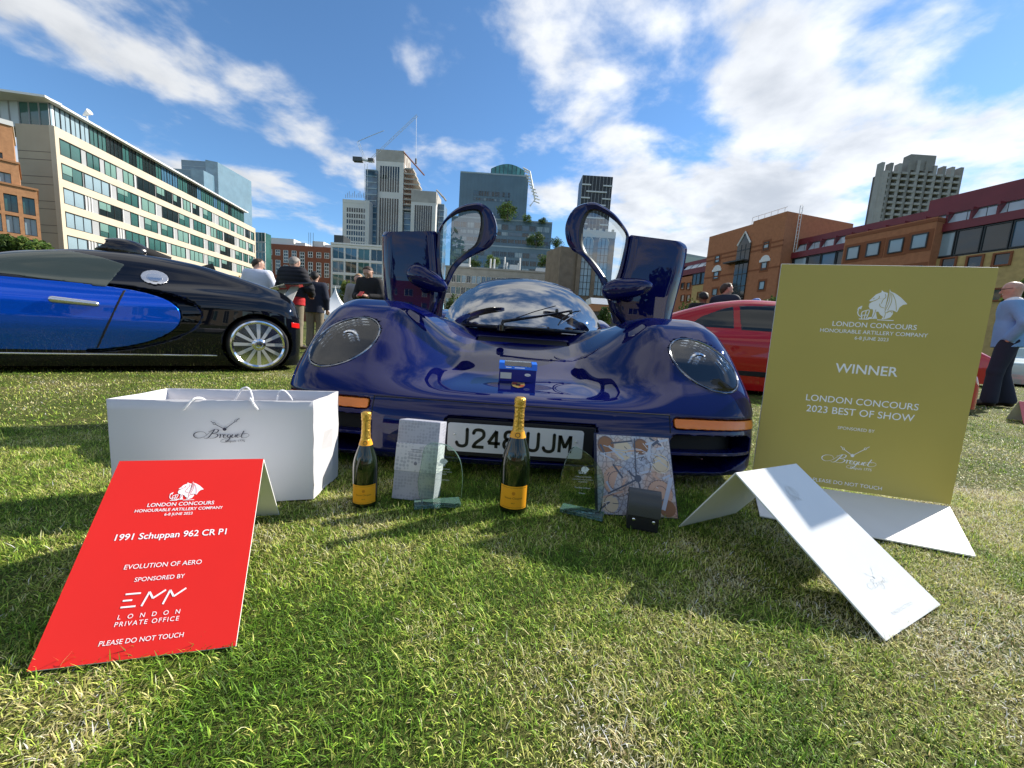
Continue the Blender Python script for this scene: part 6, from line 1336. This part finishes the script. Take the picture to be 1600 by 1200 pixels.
    for nm, m, kw in clothes:
        if nm == 'trousers':
            f = lambda p: np.maximum(np.maximum(smin(smin(leg(p, 'L', .018, .028), leg(p, 'R', .018, .028), .03), cone((p[0], (p[1])*1.4, p[2]), J['pel'], J['waist'], .163*bulk, .155*bulk), .05), p[2]-.985), .05-p[2])
        elif nm == 'shoes':
            f = lambda p: np.maximum(np.minimum(smin(cone(p, J['ankL']-[0, 0, .02], J['toeL'], .056, .045), cone(p, J['ankL'], J['ankL']+[0, .02, -.05], .05, .045), .03), smin(cone(p, J['ankR']-[0, 0, .02], J['toeR'], .056, .045), cone(p, J['ankR'], J['ankR']+[0, .02, -.05], .05, .045), .03)), np.maximum(-p[2], p[2]-.12))
        else:
            th = kw.get('th', .022); hem = kw.get('hem', .86); qu = kw.get('quilt', 0.)
            def f(p):
                e = th+(qu*np.abs(np.sin(p[2]*math.pi/.075)) if qu else 0)
                g = torso(p, e); g = smin(g, cone((p[0], p[1]*1.3, p[2]), (0, 0, hem-.1), J['waist'], .172*bulk+th, .150*bulk+th), .05)
                for s in ('' if kw.get('noarm') else 'LR'):
                    a = arm(p, s, e*.8); w0 = J['wr'+s]; el = J['el'+s]; d = (w0-el)/np.linalg.norm(w0-el); cut = (p[0]-w0[0])*d[0]+(p[1]-w0[1])*d[1]+(p[2]-w0[2])*d[2]+kw.get('cuff', .005)
                    near = np.sqrt((p[0]-w0[0])**2+(p[1]-w0[1])**2+(p[2]-w0[2])**2)-.16; a = np.maximum(a, np.where(near < 0, cut, -1)); g = smin(g, a, .03)
                g = smin(g, cone(p, J['neck']-[0, 0, .05], J['neck']+[0, .01, kw.get('collar', .02)], .075+th*.5, .066), .03)
                return np.maximum(np.maximum(g, hem-p[2]), p[2]-kw.get('top', J['neck'][2]+kw.get('collar', .02)+.03))
        ob = solid(nm, f, lo-.03, hi+.03, res*1.0, m, t)
        if kw.get('label'): ob['label'] = kw['label']
    if hair:
        m, top_, backd = hair
        solid('hair', lambda p: np.maximum(np.maximum(smin(cone(p, H(0, -.016, .028), H(0, .010, .038), .097, .092), cone(p, H(0, -.05, -.03), H(0, -.05, .0), .06, .07), .03), -(headf(p)-.004)),
              -((p[0]-hd[0])*up[0]+(p[1]-hd[1])*up[1]+(p[2]-hd[2])*up[2]-top_+backd*((p[0]-hd[0])*(-lk[0])+(p[1]-hd[1])*(-lk[1])+(p[2]-hd[2])*(-lk[2])))), hd-.16, hd+.16, .008, m, t)
    if extra: extra(t, J, H)
    return t
def cloth(name, c, var=.08, bump=.35, sc=25): return mat(name, c, .85, var=var, scale=6, bump=bump, bscale=sc)
HAIR_B = mat('brown_hair', (.045, .026, .016), .6, bump=.5, bscale=120); HAIR_G = mat('grey_hair', (.24, .22, .20), .6, bump=.5, bscale=120); HAIR_K = mat('black_hair', (.008, .007, .007), .6, bump=.5, bscale=120)
NAVY_C = cloth('navy_cloth', (.012, .017, .035)); KHAKI = cloth('khaki_cloth', (.20, .17, .12)); BLACK_C = cloth('black_cloth', (.010, .010, .012)); SHOE = mat('shoe_leather', (.02, .014, .01), .4)
def glasses(t, J, H):
    for s in (-1, 1): MB().tube([H(s*.034+.020*math.cos(a), .108, .010+.015*math.sin(a)) for a in np.linspace(0, 6.283, 14)], .003, 5, False).build('sunglasses', mat('dark_lens', (.01, .01, .01), .1), t, True)
    for s in (-1, 1): MB().tube([H(s*.056, .104, .012), H(s*.088, .02, .018), H(s*.09, -.03, .016)], .003, 5).build('sunglasses_arm', mat('dark_lens', (.01, .01, .01), .1), t)
# man in the pale blue jacket, hands in pockets, walking pose to the left
bald = person('bald man in pale blue jacket and navy trousers standing at right', (6.99, 5.46, 0), R(-138), 1.76, dict(elL=(-.30, .11, 1.17), wrL=(-.185, -.01, .94), haL=(-.15, -.02, .85), elR=(.30, .11, 1.17), wrR=(.185, -.01, .94), haR=(.15, -.02, .85), ankL=(-.10, .06, .09), toeL=(-.12, -.10, .035), ankR=(.13, -.12, .09), kneeR=(.12, -.09, .50), toeR=(.15, -.28, .035)),
       [('jacket', cloth('blue_blazer', (.17, .34, .60)), dict(th=.028, hem=.84, cuff=.0, collar=-.025)), ('shirt', cloth('white_shirt', (.7, .7, .72)), dict(th=.014, hem=.90, cuff=.12)), ('trousers', NAVY_C, {}), ('shoes', SHOE, {})], None, bulk=1.06, extra=glasses)
from mathutils import Quaternion
bald.rotation_mode = 'QUATERNION'; bald.rotation_quaternion = Quaternion((.78, .62, 0), R(-4)) @ Quaternion((0, 0, 1), R(-138))      # weight on one leg, leaning a little
def at_head(px, py, Y, h): p = at(px, py, Y); return (p[0], p[1], 0)
def rim(t, J, H): pass
pu = cloth('black_puffer', (.008, .009, .016), .1, .3, 40); pr = cloth('red_puffer_hem', (.42, .015, .02), .08, .3, 40)
p_ = at(458, 480, 7.5)
person('man in black puffer jacket with red hem seen from behind', (p_[0], p_[1], 0), R(172), 1.76, dict(elL=(-.31, -.05, 1.17), wrL=(-.22, -.24, 1.06), haL=(-.17, -.31, 1.04), elR=(.31, -.04, 1.17), wrR=(.24, -.20, 1.02), haR=(.2, -.27, 1.0), head=(0, -.05, 1.62), look=(.1, -1, -.35)),
       [('jacket', pu, dict(th=.040, hem=.99, quilt=.009, collar=.05)), ('jacket_hem', pr, dict(th=.038, hem=.84, quilt=.008, cuff=.30, top=1.0, noarm=1)), ('trousers', KHAKI, {}), ('shoes', SHOE, {})], (HAIR_G, .055, 1.4), bulk=1.12)
p_ = at(404, 480, 7.9)
person('man in white shirt beside the hypercar wing, seen from behind', (p_[0], p_[1], 0), R(190), 1.74, dict(elL=(-.30, -.02, 1.17), wrL=(-.22, -.22, 1.10), haL=(-.15, -.28, 1.12), elR=(.29, -.02, 1.17), wrR=(.2, -.22, 1.08), haR=(.14, -.28, 1.10), head=(.01, -.06, 1.62), look=(-.9, -.6, -.25)),
       [('shirt', cloth('pale_shirt', (.62, .65, .76), .05), dict(th=.03, hem=.86, cuff=.16)), ('trousers', NAVY_C, {}), ('shoes', SHOE, {})], (HAIR_B, .05, 1.6), bulk=1.1)
p_ = at(492, 500, 8.2)
person('person in dark jacket partly behind the man in the puffer', (p_[0], p_[1], 0), R(195), 1.58, dict(), [('jacket', NAVY_C, dict(th=.03, hem=.82)), ('trousers', KHAKI, {}), ('shoes', SHOE, {})], (HAIR_K, .05, 1.4), bulk=1.05)
p_ = at(577, 480, 7.4)
def phone(t, J, H): MB().box((-.04, -.005, -.07), (.04, .005, .07)).build('phone', mat('red_phone_case', (.35, .02, .02), .4), t, loc=tuple((J['haL']+J['haR'])/2+[0, -.03, .02])).rotation_euler = (R(-50), 0, 0)
person('man in dark jacket looking down at a red phone behind the left fender', (p_[0], p_[1], 0), R(-8), 1.66, dict(elL=(-.28, -.02, 1.14), wrL=(-.11, -.24, 1.13), haL=(-.045, -.30, 1.15), elR=(.28, -.02, 1.14), wrR=(.11, -.24, 1.13), haR=(.045, -.30, 1.15), head=(0, -.07, 1.60), look=(.12, -1, -.62)),
       [('jacket', BLACK_C, dict(th=.03, hem=.86, collar=.02)), ('trousers', NAVY_C, {}), ('shoes', SHOE, {})], (HAIR_B, .028, 1.3), extra=phone)
p_ = at(568, 470, 8.8)
person('fair haired person just behind the man with the phone', (p_[0]-.12, p_[1], 0), R(20), 1.66, dict(), [('jacket', cloth('grey_top', (.25, .24, .24)), dict(th=.03, hem=.86)), ('trousers', NAVY_C, {}), ('shoes', SHOE, {})], (mat('fair_hair', (.42, .26, .13), .6), .03, .6))
p_ = at(1131, 480, 7.6)
person('brown haired man in navy jacket behind the red coupe', (p_[0], p_[1], 0), R(120), 1.80, dict(look=(-.6, -1, 0)), [('jacket', NAVY_C, dict(th=.034, hem=.84, collar=.04)), ('trousers', NAVY_C, {}), ('shoes', SHOE, {})], (HAIR_B, .03, 1.2), bulk=1.1)
p_ = at(1096, 490, 7.7)
person('dark haired person in black standing left of the man behind the coupe', (p_[0], p_[1], 0), R(170), 1.62, dict(), [('jacket', BLACK_C, dict(th=.03, hem=.84)), ('trousers', NAVY_C, {}), ('shoes', SHOE, {})], (HAIR_K, .02, .6), skin=SKIN_D)
p_ = at(1178, 490, 8.0)
person('person in pale blue cap hidden behind the red coupe roof', (p_[0], p_[1], 0), R(90), 1.60, dict(), [('jacket', cloth('grey_top', (.25, .24, .24)), dict(th=.03, hem=.84)), ('trousers', NAVY_C, {}), ('shoes', SHOE, {})], (mat('blue_cap', (.10, .2, .5), .7), .03, .3))
# far things beyond: a second red car, a pink card, garden flags
def far_car(label, px, py, Y, rz, col, grp='cars parked far across the lawn'):
    p = at(px, py, Y); t = thing('parked_car', label, 'car', (p[0], p[1], 0), rz, grp); paint = mat('far_paint_'+label.split()[0], col, .3, coat=1)
    prof = ([-3.2, -2.9, -2.3, -1.9, -1.3, -.7, -.1, .4, .85], [.45, .68, .78, .86, 1.24, 1.30, 1.18, .92, .6]); sh = ([-3.2, -2.8, -1.5, 0, .6, .85], [.5, .7, .8, .82, .74, .55]); wl = ([-3.2, -2.8, -1.5, 0, .85], [.55, .78, .82, .82, .6]); wg = ([.5, .8, 1.0, 1.2, 1.34], [.78, .72, .64, .56, .46])
    f = side_car(t, prof, sh, .85, -3.15, wl, wg, paint, .04, ((0, (.33, .30), .5), (-2.3, (.33, .30), .5)), None, .08)
    panes(t, f, [(-1.75, .85), (-.1, .86), (-.35, 1.12), (-.9, 1.2), (-1.3, 1.14)], 'side_window', CAR_GLASS, .03)
    for s in (-1, 1):
        for yw in (0, -2.3): wheel(t, (s*.70, yw, .30), .30, .2, s, 5, .2, .3)
    MB().box((-.72, .66, .5), (-.45, .86, .62)).build('tail_light', mat('orange_lens', (.75, .2, .02), .2), t); MB().box((.45, .66, .5), (.72, .86, .62)).build('tail_light', mat('orange_lens', (.75, .2, .02), .2), t)
far_car('red car beside the man in the blue jacket, mostly behind the gold board', 1478, 590, 11.0, R(-128), (.50, .012, .012)); far_car('pale green car at the right picture edge behind the man', 1640, 590, 13, R(-70), (.30, .42, .38)); far_car('silver car seen below the hypercar window line far left', 1500, 590, 16, R(-95), (.35, .04, .04)) if False else None
def pink_card():
    p = at(1592, 655, 4.1); t = thing('show_sign', 'small pink folded card on grass at the right edge', 'sign', (5.56, 4.02, 0), R(-35)); pk = mat('pink_card', (.62, .16, .17), .5)
    bevel(MB().plate([(-.15, -.2, 0), (.15, -.2, 0), (.15, 0, .22), (-.15, 0, .22)], .004).build('front_panel', pk, t), .001); bevel(MB().plate([(.15, .2, 0), (-.15, .2, 0), (-.15, .004, .22), (.15, .004, .22)], .004).build('back_panel', BOARD, t), .001)
pink_card()
def carousel():
    p = at(374, 470, 24); t = thing('flower_stand', 'tall red and yellow stand of dried stems beyond the hypercar', 'stand', (p[0], p[1], 0)); rg = random.Random(2)
    z0 = at(374, 462, 24)[2]; z1 = at(374, 424, 24)[2]
    MB().lathe([(.6, 0), (.55, z0), (.8, z0+.1), (.75, z0+.25), (.05, z0+.25)], 14).build('planter', mat('terracotta', (.40, .12, .06), .8), t, True)
    cols = [mat('red_stem', (.45, .05, .03), .7), mat('orange_stem', (.55, .2, .05), .7), mat('straw_stem', (.60, .48, .2), .7)]
    for i in range(46):
        a = rg.uniform(0, 6.28); r_ = rg.uniform(.2, 1.25); h = z0+(z1-z0)*rg.uniform(.4, 1.0)*(1-.25*r_); c = cols[min(2, int(h/z1*3.2-.6)) if rg.random() < .7 else rg.randint(0, 2)]
        MB().tube(crom([(.3*math.cos(a), .3*math.sin(a), z0), (r_*.6*math.cos(a), r_*.6*math.sin(a), z0+(h-z0)*.7), (r_*math.cos(a+.3), r_*math.sin(a+.3), h)], 3), [.03]*6+[.07], 5).build('stem', c, t)
carousel()

# ================================================================== unseen terraces and trees added behind the camera to be mirrored in the paint
def behind():
    for lab, x0, x1, Y, h, m in (('brown brick terrace behind the photographer, left half', -90, -6, -95, 12, BRICK_R), ('cream terrace behind the photographer, right half', -4, 90, -98, 11, STONE2)):
        t = bld('reflection_terrace', lab, ((x0+x1)/2, Y)); F = Face(t, (x1, Y), (x0, Y)); F.m = m; F.top = h; F.depth = 12
        grid(F, 18, 3, h-1.2, 1, [G_DARK, G_TEAL, G_PALE], FRAME_W, .5, .55, .02, 1)
    for k, x in enumerate((-44, -31, -19, -8, 5, 17, 30, 43)):
        tree(('tallest', 'second', 'third', 'fourth', 'fifth', 'sixth', 'seventh', 'last')[k]+' plane tree of the row behind the photographer', (x, -38-(k*7 % 5), 0), 8+(k*5 % 4), 4.0, 3.4, 1500, .45, G2, 'plane trees behind the photographer', name='reflection_tree')
behind()
